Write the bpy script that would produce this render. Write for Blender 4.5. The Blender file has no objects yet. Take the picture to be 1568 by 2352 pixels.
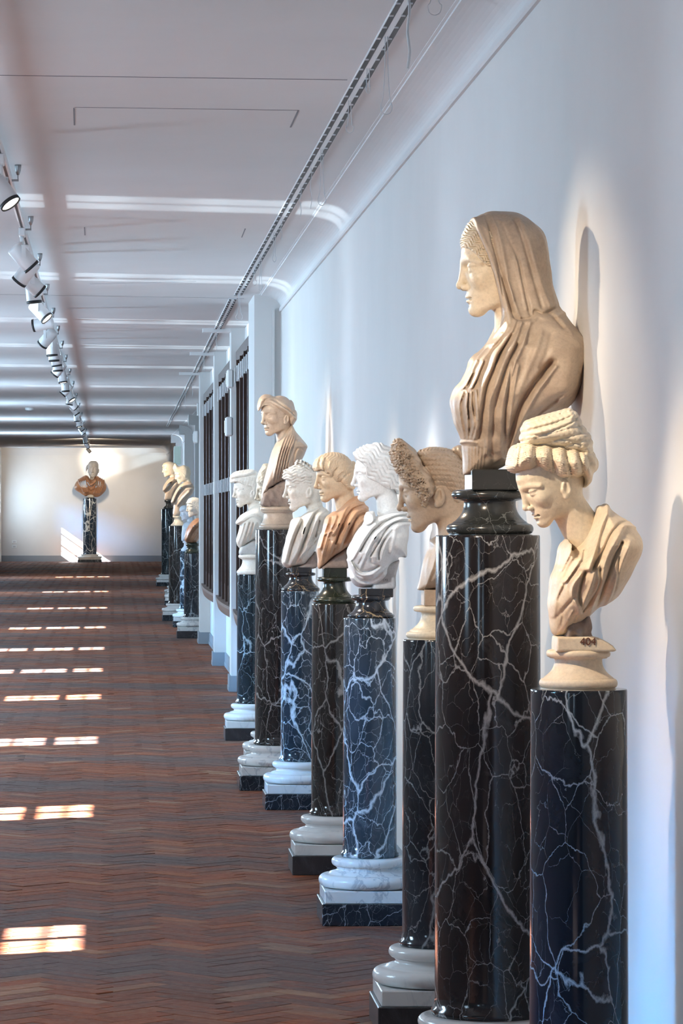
import bpy, math, random
import numpy as np

# ------------------------------------------------------------------ camera, light, exposure
SC = bpy.context.scene
COL = SC.collection
FPX = 8500.0            # focal length in pixels of the 1568 x 2352 frame
VX, VY = 262.0, 1176.0  # where the corridor's lines meet
EYE = 1.65

cam_d = bpy.data.cameras.new('camera')
cam_d.sensor_fit = 'AUTO'
cam_d.sensor_width = 36.0
cam_d.lens = 36.0 * FPX / 2352.0
cam_d.shift_x = (784.0 - VX) / 2352.0
cam_d.shift_y = (VY - 1176.0) / 2352.0
cam_d.clip_start = 0.1
cam_d.clip_end = 400.0
cam = bpy.data.objects.new('camera', cam_d)
cam.location = (0, 0, EYE)
cam.rotation_euler = (math.pi / 2, 0, 0)
COL.objects.link(cam)
SC.camera = cam

SC.view_settings.view_transform = 'Standard'
SC.view_settings.look = 'None'
SC.view_settings.gamma = 1.0
SC.view_settings.use_curve_mapping = False
SC.view_settings.exposure = 0.0

world = bpy.data.worlds.new('world')
SC.world = world
world.use_nodes = True
world.node_tree.nodes['Background'].inputs[0].default_value = (0.42, 0.62, 1.0, 1)
world.node_tree.nodes['Background'].inputs[1].default_value = 0.35


def lamp(name, kind, loc, direction, energy, color, **kw):
    from mathutils import Vector
    d = bpy.data.lights.new(name, kind)
    d.energy = energy
    d.color = color
    for k, v in kw.items():
        setattr(d, k, v)
    o = bpy.data.objects.new(name, d)
    o.location = loc
    o.rotation_euler = Vector(direction).to_track_quat('-Z', 'Y').to_euler()
    COL.objects.link(o)
    return o


# the sun through the windows of the left wall, and the same sun thrown up again from the wet roofs below
SUN_DIR = (1.0, 0.45, -0.703)
lamp('sun', 'SUN', (-12, 10, 12), SUN_DIR, 165.0, (.97, .97, .98), angle=.009)
lamp('sun_reflected_from_roofs', 'SUN', (-12, 10, -6), (1.0, 0.32, 0.33), 6.0, (.74, .90, 1.0), angle=.030)
lamp('added_wall_stripe_sun', 'SUN', (-12, 10, 4), (1.0, 0.30, 0.06), .75, (.62, .80, 1.0), angle=.13)  # added level beam through the windows, puts soft stripes on the right wall
lamp('blue_sky_beside_the_sun', 'SUN', (-12, 10, 8), (1.0, 0.43, -0.34), 9.5, (.06, .43, 1.0), angle=.20)

# windows of the left wall (depth of their middle); daylight enters through each
PATCH_D = [14.08, 20.15, 26.5, 32.8, 38.4, 44.5, 52.7, 63.5, 76.6, 94.0, 123.2]
WIN_Y = [-5.8, 0.4, 6.6] + [p - 1.37 for p in PATCH_D]
XL = -3.75
WIN_W, WIN_Z0, WIN_Z1 = .92, 1.60, 2.62
DAY = (.52, .77, 1.0)
for wy in WIN_Y:
    lamp('window_daylight', 'AREA', (XL + .06, wy, (WIN_Z0 + WIN_Z1) / 2), (1.0, 0.0, -.08),
         30.0 if wy < 10 else 105.0 if wy < 22 else 205.0 if wy < 50 else 230.0 if wy < 70 else 300.0 if wy < 115 else 60.0, DAY, shape='RECTANGLE', size=WIN_W, size_y=WIN_Z1 - WIN_Z0)

# ------------------------------------------------------------------ helpers
def tag(o, label=None, cat=None, group=None, kind=None):
    if label: o['label'] = label
    if cat: o['category'] = cat
    if group: o['group'] = group
    if kind: o['kind'] = kind
    return o


def empty(name, loc=(0, 0, 0)):
    o = bpy.data.objects.new(name, None)
    o.empty_display_size = 0.1
    o.location = loc
    COL.objects.link(o)
    return o


def mesh_np(name, V, Q, mat, parent=None, smooth=True):
    """quads/tris array -> one mesh object; V is in the parent's frame"""
    me = bpy.data.meshes.new(name)
    V = np.ascontiguousarray(V, dtype=np.float32)
    Q = np.ascontiguousarray(Q, dtype=np.int32)
    n, k = Q.shape
    me.vertices.add(len(V)); me.vertices.foreach_set('co', V.ravel())
    me.loops.add(n * k); me.loops.foreach_set('vertex_index', Q.ravel())
    me.polygons.add(n)
    me.polygons.foreach_set('loop_start', np.arange(0, n * k, k, dtype=np.int32))
    me.polygons.foreach_set('loop_total', np.full(n, k, dtype=np.int32))
    me.polygons.foreach_set('use_smooth', np.full(n, smooth, dtype=bool))
    me.update(calc_edges=True)
    me.validate()
    me.materials.append(mat)
    o = bpy.data.objects.new(name, me)
    COL.objects.link(o)
    if parent: o.parent = parent
    return o


class MB:
    """collects simple solids into one mesh"""
    def __init__(self): self.v = []; self.f = []; self.s = []

    def add(self, vs, fs, smooth=False):
        n = len(self.v)
        self.v += [tuple(p) for p in vs]
        self.f += [tuple(i + n for i in f) for f in fs]
        self.s += [smooth] * len(fs)
        return self

    def box(self, x0, x1, y0, y1, z0, z1, bev=0.0):
        if bev <= 0:
            vs = [(x, y, z) for z in (z0, z1) for y in (y0, y1) for x in (x0, x1)]
            fs = [(0, 2, 3, 1), (4, 5, 7, 6), (0, 1, 5, 4), (2, 6, 7, 3), (0, 4, 6, 2), (1, 3, 7, 5)]
            return self.add(vs, fs)
        b = bev
        vs = []
        for (x, sx) in ((x0, 1), (x1, -1)):
            for (y, sy) in ((y0, 1), (y1, -1)):
                for (z, sz) in ((z0, 1), (z1, -1)):
                    vs += [(x, y + sy * b, z + sz * b), (x + sx * b, y, z + sz * b), (x + sx * b, y + sy * b, z)]
        def c(i, j, k): return (i * 4 + j * 2 + k) * 3
        fs = []
        for i in (0, 1):
            q = [c(i, 0, 0), c(i, 1, 0), c(i, 1, 1), c(i, 0, 1)]
            fs.append(tuple(q if i == 1 else q[::-1]))
            q = [c(0, i, 0) + 1, c(1, i, 0) + 1, c(1, i, 1) + 1, c(0, i, 1) + 1]
            fs.append(tuple(q if i == 0 else q[::-1]))
            q = [c(0, 0, i) + 2, c(1, 0, i) + 2, c(1, 1, i) + 2, c(0, 1, i) + 2]
            fs.append(tuple(q if i == 1 else q[::-1]))
        for i in (0, 1):
            for j in (0, 1):
                q = [c(i, j, 0), c(i, j, 1), c(i, j, 1) + 1, c(i, j, 0) + 1]
                fs.append(tuple(q if (i ^ j) == 0 else q[::-1]))
                q = [c(i, 0, j), c(i, 1, j), c(i, 1, j) + 2, c(i, 0, j) + 2]
                fs.append(tuple(q if (i ^ j) == 1 else q[::-1]))
                q = [c(0, i, j) + 1, c(1, i, j) + 1, c(1, i, j) + 2, c(0, i, j) + 2]
                fs.append(tuple(q if (i ^ j) == 0 else q[::-1]))
                for k in (0, 1):
                    t = [c(i, j, k), c(i, j, k) + 1, c(i, j, k) + 2]
                    fs.append(tuple(t if (i ^ j ^ k) == 0 else t[::-1]))
        return self.add(vs, fs)

    def lathe(self, prof, c=(0, 0, 0), n=64, smooth=True, caps=True):
        """prof: list of (r, z) from bottom to top"""
        vs, fs = [], []
        for (r, z) in prof:
            for i in range(n):
                t = 2 * math.pi * i / n
                vs.append((c[0] + r * math.cos(t), c[1] + r * math.sin(t), c[2] + z))
        for j in range(len(prof) - 1):
            for i in range(n):
                fs.append((j * n + i, j * n + (i + 1) % n, (j + 1) * n + (i + 1) % n, (j + 1) * n + i))
        self.add(vs, fs, smooth)
        if caps:
            m = len(self.v) - len(vs)
            self.f.append(tuple(m + i for i in range(n))[::-1]); self.s.append(False)
            k = m + (len(prof) - 1) * n
            self.f.append(tuple(k + i for i in range(n))); self.s.append(False)
        return self

    def tube(self, pts, r, n=8, smooth=True, closed=False):
        P = [np.array(p, float) for p in pts]
        m = len(P)
        rs = r if hasattr(r, '__len__') else [r] * m
        vs, fs = [], []
        up = np.array([0.31, 0.22, 0.92])
        for i in range(m):
            if closed: t = P[(i + 1) % m] - P[i - 1]
            else: t = P[min(i + 1, m - 1)] - P[max(i - 1, 0)]
            t = t / (np.linalg.norm(t) + 1e-12)
            a = np.cross(t, up)
            if np.linalg.norm(a) < 1e-4: a = np.cross(t, [1, 0, 0])
            a /= np.linalg.norm(a); b = np.cross(t, a)
            for k in range(n):
                w = 2 * math.pi * k / n
                vs.append(P[i] + rs[i] * (a * math.cos(w) + b * math.sin(w)))
        for i in range(m if closed else m - 1):
            j = (i + 1) % m
            for k in range(n):
                fs.append((i * n + k, i * n + (k + 1) % n, j * n + (k + 1) % n, j * n + k))
        self.add(vs, fs, smooth)
        if not closed:
            o = len(self.v) - len(vs)
            self.f.append(tuple(o + k for k in range(n))[::-1]); self.s.append(False)
            self.f.append(tuple(o + (m - 1) * n + k for k in range(n))); self.s.append(False)
        return self

    def build(self, name, mat, parent=None):
        me = bpy.data.meshes.new(name)
        me.from_pydata(self.v, [], self.f)
        me.polygons.foreach_set('use_smooth', np.array(self.s, dtype=bool))
        me.update()
        me.materials.append(mat)
        o = bpy.data.objects.new(name, me)
        COL.objects.link(o)
        if parent: o.parent = parent
        return o


def dup(o, parent=None, loc=None):
    c = o.copy(); COL.objects.link(c); c.parent = parent
    if loc is not None: c.location = loc
    for ch in list(o.children): dup(ch, c)
    return c


# ---- implicit sculpting: sampled field -> quads (surface nets)
def surfnet(F, org, h):
    nx, ny, nz = F.shape
    S = F < 0
    cnt = np.zeros((nx - 1, ny - 1, nz - 1), np.int8)
    for i in (0, 1):
        for j in (0, 1):
            for k in (0, 1):
                cnt += S[i:nx - 1 + i, j:ny - 1 + j, k:nz - 1 + k]
    act = (cnt > 0) & (cnt < 8)
    idx = np.argwhere(act)
    m = len(idx)
    vid = np.full(act.shape, -1, np.int32)
    vid[act] = np.arange(m)
    acc = np.zeros((m, 3)); num = np.zeros(m)
    I, J, K = idx.T
    cor = {}
    for i in (0, 1):
        for j in (0, 1):
            for k in (0, 1):
                cor[i, j, k] = F[I + i, J + j, K + k].astype(np.float64)
    for ax in range(3):
        for p in (0, 1):
            for q in (0, 1):
                c0 = [p, q]; c0.insert(ax, 0); c1 = [p, q]; c1.insert(ax, 1)
                a, b = cor[tuple(c0)], cor[tuple(c1)]
                x = (a < 0) != (b < 0)
                t = np.where(x, a / np.where(x, a - b, 1), 0)
                P = np.tile(np.array(c0, float), (m, 1)); P[:, ax] = t
                acc[x] += P[x]; num[x] += 1
    V = (acc / num[:, None] + idx) * h + np.array(org)
    quads = []
    for ax in range(3):
        o1, o2 = [(1, 2), (2, 0), (0, 1)][ax]
        sl0 = [slice(1, -1)] * 3; sl0[ax] = slice(0, -1)
        sl1 = [slice(1, -1)] * 3; sl1[ax] = slice(1, None)
        A = S[tuple(sl0)]; B = S[tuple(sl1)]
        for (cond, flip) in ((A & ~B, False), (~A & B, True)):
            e = np.argwhere(cond)
            if not len(e): continue
            g = e.copy(); g[:, o1] += 1; g[:, o2] += 1    # grid index of the edge start
            def cell(d1, d2):
                c = g.copy(); c[:, o1] += d1; c[:, o2] += d2
                return vid[c[:, 0], c[:, 1], c[:, 2]]
            q = np.stack([cell(-1, -1), cell(0, -1), cell(0, 0), cell(-1, 0)], 1)
            if flip: q = q[:, ::-1]
            quads.append(q)
    Q = np.concatenate(quads)
    Q = Q[(Q >= 0).all(1)]
    return V, Q


def smin(a, b, k):
    h = np.maximum(k - np.abs(a - b), 0) / k
    return np.minimum(a, b) - h * h * k * 0.25


def smax(a, b, k): return -smin(-a, -b, k)


def ell(a, b, u, c, r):
    A = (a - c[0]) / r[0]; B = (b - c[1]) / r[1]; U = (u - c[2]) / r[2]
    k0 = np.sqrt(A * A + B * B + U * U)
    k1 = np.sqrt((A / r[0]) ** 2 + (B / r[1]) ** 2 + (U / r[2]) ** 2) + 1e-6
    return k0 * (k0 - 1) / k1


def cap(a, b, u, p, q, r0, r1):
    d = [q[i] - p[i] for i in range(3)]
    L = sum(x * x for x in d)
    t = np.clip(((a - p[0]) * d[0] + (b - p[1]) * d[1] + (u - p[2]) * d[2]) / L, 0, 1)
    return np.sqrt((a - p[0] - t * d[0]) ** 2 + (b - p[1] - t * d[1]) ** 2 + (u - p[2] - t * d[2]) ** 2) - (r0 + t * (r1 - r0))


FR_U = [-.30, -.02, 0, .05, .10, .15, .20, .25, .30, .40, .50, .56, .62, .70, .80, .90, .97, 1.02]
FR_A = [.20, .33, .355, .384, .378, .392, .402, .408, .415, .435, .452, .462, .470, .466, .43, .34, .22, .08]
BK_U = [-.30, .1, .25, .4, .6, .8, .9, .97, 1.02]
BK_A = [.22, .26, .33, .42, .46, .41, .33, .20, .08]
WD_U = [-.30, -.02, .05, .10, .20, .30, .40, .50, .60, .70, .80, .90, .97, 1.02]
WD_W = [.10, .150, .195, .222, .260, .282, .296, .302, .305, .31, .30, .24, .15, .05]


def smooth_tab(U, A):
    uu = np.linspace(U[0], U[-1], 400)
    v = np.interp(uu, U, A)
    k = np.hanning(23); k /= k.sum()
    return uu, np.convolve(np.pad(v, 11, mode='edge'), k, mode='valid')


FRT, BKT, WDT = smooth_tab(FR_U, FR_A), smooth_tab(BK_U, BK_A), smooth_tab(WD_U, WD_W)


def head_field(ga, gb, gu, neck, ear=True, brow=1.0, nose=1.0):
    """a head of unit height in its own frame: a forward, b sideways (half, >= 0), u up (chin 0, crown 1)"""
    f32 = np.float32
    a = ga[:, None, None].astype(f32); b = gb[None, :, None].astype(f32); u = gu[None, None, :].astype(f32)
    Af = np.interp(gu, *FRT)[None, None, :].astype(f32)
    Ab = np.interp(gu, *BKT)[None, None, :].astype(f32)
    W = np.interp(gu, *WDT)[None, None, :].astype(f32)
    a0 = 0.05
    A = np.where(a > a0, Af - a0, Ab + a0)
    n = 2.15
    F = ((np.abs(a - a0) / A) ** n + (b / W) ** n) ** (1 / n) - 1
    F = F * np.minimum(A, W)
    uj = np.clip(.36 * (.33 - a), -.02, .22)
    F = smax(F, (uj - u) * .9, .06)
    F = smin(F, cap(a, b, u, neck[0], neck[1], neck[2], neck[3]), .08)
    i = int(np.searchsorted(ga, .12)); k0 = int(np.searchsorted(gu, -.12)); k1 = int(np.searchsorted(gu, .72))
    a = a[i:]; u = u[:, :, k0:k1]
    f = F[i:, :, k0:k1]
    f = smin(f, ell(a, b, u, (.285, .19, .39), (.09, .075, .085)), .09)          # cheekbones
    f = smin(f, ell(a, b, u, (.325, 0, .19), (.085, .125, .12)), .07)            # muzzle
    f = smin(f, ell(a, b, u, (.308, 0, .048), (.084, .098, .068)), .07)          # chin
    f = smax(f, -ell(a, b, u, (.478, .148, .517), (.120, .102, .062)), .05)      # sockets
    br = np.minimum(cap(a, b, u, (.437, .03, .582), (.385, .18, .592), .026, .024),
                    cap(a, b, u, (.385, .18, .592), (.29, .27, .555), .024, .02))
    f = smin(f, br, .05 * brow)
    f = smin(f, ell(a, b, u, (.347, .145, .5), (.070, .075, .066)), .012)        # eyes
    lid = smax(ell(a, b, u, (.347, .147, .502), (.081, .086, .078)), (.513 + (b - .145) ** 2 - u), .012)
    f = smin(f, lid, .012)
    low = smax(ell(a, b, u, (.345, .147, .498), (.077, .083, .074)), (u - .478), .012)
    f = smin(f, low, .014)
    tip = .445 + .052 * nose
    f = smin(f, cap(a, b, u, (.440, 0, .575), (tip - .012, 0, .345), .030, .036), .045)
    f = smin(f, ell(a, b, u, (tip - .004, 0, .322), (.044, .042, .042)), .03)
    f = smin(f, ell(a, b, u, (.440, .052, .299), (.050, .031, .034)), .016)
    f = smax(f, -ell(a, b, u, (.463, .030, .262), (.026, .014, .016)), .01)
    f = smin(f, ell(a, b, u, (.408 - 4.4 * b * b, 0, .198), (.034, .10, .023)), .013)
    f = smin(f, ell(a, b, u, (.398 - 4.4 * b * b, 0, .149), (.036, .085, .026)), .013)
    f = smax(f, -ell(a, b, u, (.432 - 6.4 * b * b, 0, .1725), (.048, .110, .0095)), .008)
    f = smax(f, -ell(a, b, u, (.385, .090, .172), (.028, .018, .016)), .02)
    f = smax(f, -ell(a, b, u, (.432, 0, .105), (.040, .07, .02)), .03)
    F[i:, :, k0:k1] = f
    if ear:
        j = int(np.searchsorted(gb, .2))
        i0 = int(np.searchsorted(ga, -.25)); i1 = int(np.searchsorted(ga, .2)); k0 = int(np.searchsorted(gu, .1)); k1 = int(np.searchsorted(gu, .65))
        a = ga[i0:i1, None, None].astype(f32); b = b[:, j:]; u = gu[None, None, k0:k1].astype(f32)
        aa = a * .97 + u * .24 - .09; uu = u * .97 - a * .24
        e = ell(aa, b, uu, (-.03, .305, .375), (.072, .036, .125))
        e = smax(e, -ell(aa, b, uu, (-.022, .345, .395), (.046, .034, .080)), .012)
        e = smin(e, cap(aa, b, uu, (-.075, .325, .36), (-.05, .33, .46), .014, .014), .012)
        e = smin(e, ell(aa, b, uu, (-.005, .305, .275), (.032, .026, .036)), .02)
        e = smin(e, ell(aa, b, uu, (.035, .305, .365), (.016, .02, .03)), .015)
        F[i0:i1, j:, k0:k1] = smin(F[i0:i1, j:, k0:k1], e, .015)
    return F


def head_mesh(name, mat, parent, org, s, d, nose_px, unit, pitch, yaw, roll=0.0,
              neck=((-.12, 0, .30), (-.20, 0, -.50), .20, .22), res=0.0095, ear=True, brow=1.0, nose=1.0, lo=-.5, hi=1.06):
    """nose_px: image place of the nose tip; unit: head height in pixels; yaw > 0 turns the face to the camera"""
    h = res
    ga = np.arange(-.60, .60, h); gh = np.arange(0, .40 + h, h); gu = np.arange(lo, hi, h)
    H = head_field(ga, gh, gu, neck, ear, brow, nose)
    F = np.concatenate([H[:, :0:-1], H], 1)
    F[:, :, 0] = np.maximum(F[:, :, 0], .01); F[0] = np.maximum(F[0], .01); F[:, :, -1] = np.maximum(F[:, :, -1], .01)
    V, Q = surfnet(F, (ga[0], -gh[-1], gu[0]), h)
    M = s_frame(pitch, yaw, roll)
    L = unit / s
    Wv = (V @ M.T) * L
    tipl = np.array([.534 + .052 * (nose - 1), 0, .315]) @ M.T * L
    P = np.array([(nose_px[0] - VX) / s, d, EYE + (VY - nose_px[1]) / s])
    P[1] = d + tipl[1]
    Wv = Wv - tipl + P - np.array(org)
    return mesh_np(name, Wv, Q, mat, parent)


def s_frame(pitch, yaw, roll=0.0):
    """columns: where the head's forward, side and up axes point in the world"""
    R = np.radians
    p, y, r = R(pitch), R(yaw), R(roll)
    f = np.array([-math.cos(y) * math.cos(p), -math.sin(y) * math.cos(p), -math.sin(p)])
    up = np.array([-math.cos(y) * math.sin(p), -math.sin(y) * math.sin(p), math.cos(p)])
    up = up / np.linalg.norm(up)
    side = np.cross(up, f)
    if r:
        up, side = up * math.cos(r) + side * math.sin(r), side * math.cos(r) - up * math.sin(r)
    return np.stack([f, side, up], 1)


def crom(P, n=4, closed=True):
    P = np.array(P, float); m = len(P)
    out = []
    for i in range(m if closed else m - 1):
        if closed: p0, p1, p2, p3 = P[i - 1], P[i], P[(i + 1) % m], P[(i + 2) % m]
        else: p0, p1, p2, p3 = P[max(i - 1, 0)], P[i], P[i + 1], P[min(i + 2, m - 1)]
        for k in range(n):
            t = k / n
            out.append(.5 * ((2 * p1) + (-p0 + p2) * t + (2 * p0 - 5 * p1 + 4 * p2 - p3) * t * t + (-p0 + 3 * p1 - 3 * p2 + p3) * t ** 3))
    if not closed: out.append(P[-1])
    return np.array(out)


def seg_dist(X, Z, P, closed):
    D = np.full(X.shape, 1e9, np.float32)
    n = len(P)
    for i in range(n if closed else n - 1):
        p, q = P[i], P[(i + 1) % n]
        dx, dz = q[0] - p[0], q[1] - p[1]
        L = dx * dx + dz * dz + 1e-12
        t = np.clip(((X - p[0]) * dx + (Z - p[1]) * dz) / L, 0, 1)
        D = np.minimum(D, (X - p[0] - t * dx) ** 2 + (Z - p[1] - t * dz) ** 2)
    return np.sqrt(D)


def poly_sd(X, Z, P):
    """signed distance, positive inside"""
    D = seg_dist(X, Z, P, True)
    ins = np.zeros(X.shape, bool)
    n = len(P)
    for i in range(n):
        p, q = P[i], P[(i + 1) % n]
        c = (p[1] > Z) != (q[1] > Z)
        dz = q[1] - p[1]
        if abs(dz) < 1e-12: continue
        ins ^= c & (X < (q[0] - p[0]) * (Z - p[1]) / dz + p[0])
    return np.where(ins, D, -D)


class Tracing:
    """image place -> metres in the plane of a bust that stands at scale s (pixels per metre)"""
    def __init__(self, ox, oy, zoom, s):
        self.ox, self.oy, self.zoom, self.s = ox, oy, zoom, s

    def px(self, p):
        p = np.array(p, float)
        return np.stack([self.ox + p[..., 0] / self.zoom, self.oy + p[..., 1] / self.zoom], -1)

    def inv(self, X, Z):
        """metres -> trace units"""
        return ((X * self.s + VX) - self.ox) * self.zoom, ((VY - (Z - EYE) * self.s) - self.oy) * self.zoom

    def m(self, p):
        q = self.px(p)
        return np.stack([(q[..., 0] - VX) / self.s, EYE + (VY - q[..., 1]) / self.s], -1)


def inflate(name, mat, parent, org, d, tr, outline, T, D, n=2.0, cuts=(), keep=None, folds=(), func=None,
            h=0.003, y0=0.0, skew=None, sharp=0.004, bot=None, gain=1.0):
    """a solid whose side view is the outline: T = half thickness (or [(y_trace, T), ...]), D = how far in it stays round.
    cuts / keep: outlines cut through or kept; folds: (points, width, height) in trace units; func(X, Y, Z) extra relief"""
    P = crom(tr.m(outline), 4)
    mn = P.min(0) - 4 * h - .006; mx = P.max(0) + 4 * h + .006
    gx = np.arange(mn[0], mx[0], h); gz = np.arange(mn[1], mx[1], h)
    Tmax = (T if not hasattr(T, '__len__') else max(t for _, t in T)) + .02
    gy = np.arange(-Tmax, Tmax + h, h)
    X, Z = np.meshgrid(gx, gz, indexing='ij')
    X = X.astype(np.float32); Z = Z.astype(np.float32)
    dd = poly_sd(X, Z, P)
    if hasattr(T, '__len__'):
        zs = [float(tr.m((0, y))[1]) for y, _ in T][::-1]
        TT = np.interp(Z, zs, [t for _, t in T][::-1]).astype(np.float32)
    else:
        TT = np.full(X.shape, T, np.float32)
    disp = np.zeros(X.shape, np.float32)
    k = 1.0 / (tr.zoom * tr.s)
    for (pts, w, amp) in folds:
        amp = amp * gain
        pl = crom(tr.m(pts), 4, False)
        r = seg_dist(X, Z, pl, False) / (w * k)
        if amp < 0: disp += amp * k * np.exp(-r * r) * np.clip(dd / (D * .45), .15, 1)
        else: disp += amp * k * np.exp(-r * r)
    q = 1 - np.minimum(dd, D) / D
    Y = gy[None, :, None].astype(np.float32)
    yy = np.abs(Y)
    F = ((q[:, None, :] ** n + (yy / TT[:, None, :]) ** n) ** (1 / n) - 1) * np.minimum(D, TT[:, None, :])
    F = F - disp[:, None, :]
    if func is not None:
        F = F - func(X[:, None, :], Y, Z[:, None, :])
    for c in cuts:
        F = smax(F, poly_sd(X, Z, crom(tr.m(c), 3))[:, None, :] + 0 * yy, sharp)
    if keep is not None:
        F = smax(F, -poly_sd(X, Z, crom(tr.m(keep), 3))[:, None, :] + 0 * yy, sharp)
    if bot is not None:
        F = np.maximum(F, float(tr.m((0, bot))[1]) - Z[:, None, :] + 0 * yy)
    V, Q = surfnet(F.astype(np.float32), (gx[0], gy[0], gz[0]), h)
    if skew: V[:, 1] += skew(V[:, 0], V[:, 2])
    V = V + np.array([0, d + y0, 0]) - np.array(org)
    return mesh_np(name, V, Q, mat, parent)

# ------------------------------------------------------------------ materials
class NT:
    def __init__(self, name):
        self.m = bpy.data.materials.new(name); self.m.use_nodes = True
        self.t = self.m.node_tree
        self.b = self.t.nodes['Principled BSDF']

    def n(self, kind, **kw):
        o = self.t.nodes.new('ShaderNode' + kind)
        for k, v in kw.items():
            if k in o.inputs: o.inputs[k].default_value = v
            else: setattr(o, k, v)
        return o

    def l(self, a, ao, b, bi): self.t.links.new(a.outputs[ao], b.inputs[bi])

    def set(self, **kw):
        for k, v in kw.items(): self.b.inputs[k.replace('_', ' ')].default_value = v
        return self

    def coord(self, off=(0, 0, 0), scale=(1, 1, 1), out='Object'):
        c = self.n('TexCoord'); mp = self.n('Mapping')
        mp.inputs['Location'].default_value = off; mp.inputs['Scale'].default_value = scale
        self.l(c, out, mp, 'Vector')
        return mp

    def noise(self, vec, scale, detail=4, rough=.55, dist=0.0):
        x = self.n('TexNoise'); x.inputs['Scale'].default_value = scale; x.inputs['Detail'].default_value = detail
        x.inputs['Roughness'].default_value = rough; x.inputs['Distortion'].default_value = dist
        if vec: self.l(vec, 'Vector', x, 'Vector')
        return x

    def ramp(self, src, out, stops, interp='LINEAR'):
        r = self.n('ValToRGB'); e = r.color_ramp.elements; r.color_ramp.interpolation = interp
        while len(e) < len(stops): e.new(.5)
        for x, (p, c) in zip(e, stops):
            x.position = p; x.color = (c if hasattr(c, '__len__') else (c, c, c)) + ((1,) if not hasattr(c, '__len__') or len(c) == 3 else ())
        self.l(src, out, r, 'Fac')
        return r

    def mix(self, fac, A, B, blend='MIX'):
        """fac/A/B: number, colour tuple or (node, output)"""
        x = self.n('Mix'); x.data_type = 'RGBA'; x.blend_type = blend
        for v, i in ((fac, 0), (A, 6), (B, 7)):
            if isinstance(v, tuple) and hasattr(v[0], 'outputs'): self.t.links.new(v[0].outputs[v[1]], x.inputs[i])
            elif i == 0: x.inputs[0].default_value = v
            else: x.inputs[i].default_value = tuple(v) + (1,)
        return x

    def math(self, op, a, b=None, clamp=False):
        x = self.n('Math'); x.operation = op; x.use_clamp = clamp
        for i, v in ((0, a), (1, b)):
            if v is None: continue
            if isinstance(v, tuple): self.t.links.new(v[0].outputs[v[1]], x.inputs[i])
            else: x.inputs[i].default_value = v
        return x

    def base(self, node, out=2): self.t.links.new(node.outputs[out], self.b.inputs['Base Color']); return self

    def bump(self, src, out, strength=.2, dist=.01):
        x = self.n('Bump'); x.inputs['Strength'].default_value = strength; x.inputs['Distance'].default_value = dist
        self.l(src, out, x, 'Height'); self.l(x, 'Normal', self.b, 'Normal')
        return self


def plain(name, col, rough=.5, metal=0.0, spec=.5, emit=None, es=0.0):
    t = NT(name)
    t.set(Base_Color=tuple(col) + (1,), Roughness=rough, Metallic=metal)
    t.b.inputs['Specular IOR Level'].default_value = spec
    if emit:
        t.b.inputs['Emission Color'].default_value = tuple(emit) + (1,); t.b.inputs['Emission Strength'].default_value = es
    return t.m


def statue_marble(name, c1, c2, stain=(.30, .20, .13), off=0.0, rough=.42, stains=.5, spec=.4):
    """old carved marble: warm clouding, faint veins, brown stains"""
    t = NT(name)
    v = t.coord((off, off * .7, off * .3))
    n1 = t.noise(v, 9, 6, .6, .4)
    r1 = t.ramp(n1, 'Fac', [(.33, 0.0), (.66, 1.0)])
    m1 = t.mix((r1, 0), c1, c2)
    n2 = t.noise(v, 16, 7, .62, .8)
    r2 = t.ramp(n2, 'Fac', [(.55, 0.0), (.80, stains)])
    m2 = t.mix((r2, 0), (m1, 2), stain)
    n3 = t.noise(v, 120, 3, .6)
    r3 = t.ramp(n3, 'Fac', [(.32, .88), (.58, 1.0)])
    m3 = t.mix(1.0, (m2, 2), (r3, 0), 'MULTIPLY')
    t.base(m3)
    t.set(Roughness=rough)
    t.b.inputs['Specular IOR Level'].default_value = spec
    n4 = t.noise(v, 180, 5, .7)
    t.bump(n4, 'Fac', .22, .004)
    return t.m


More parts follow.
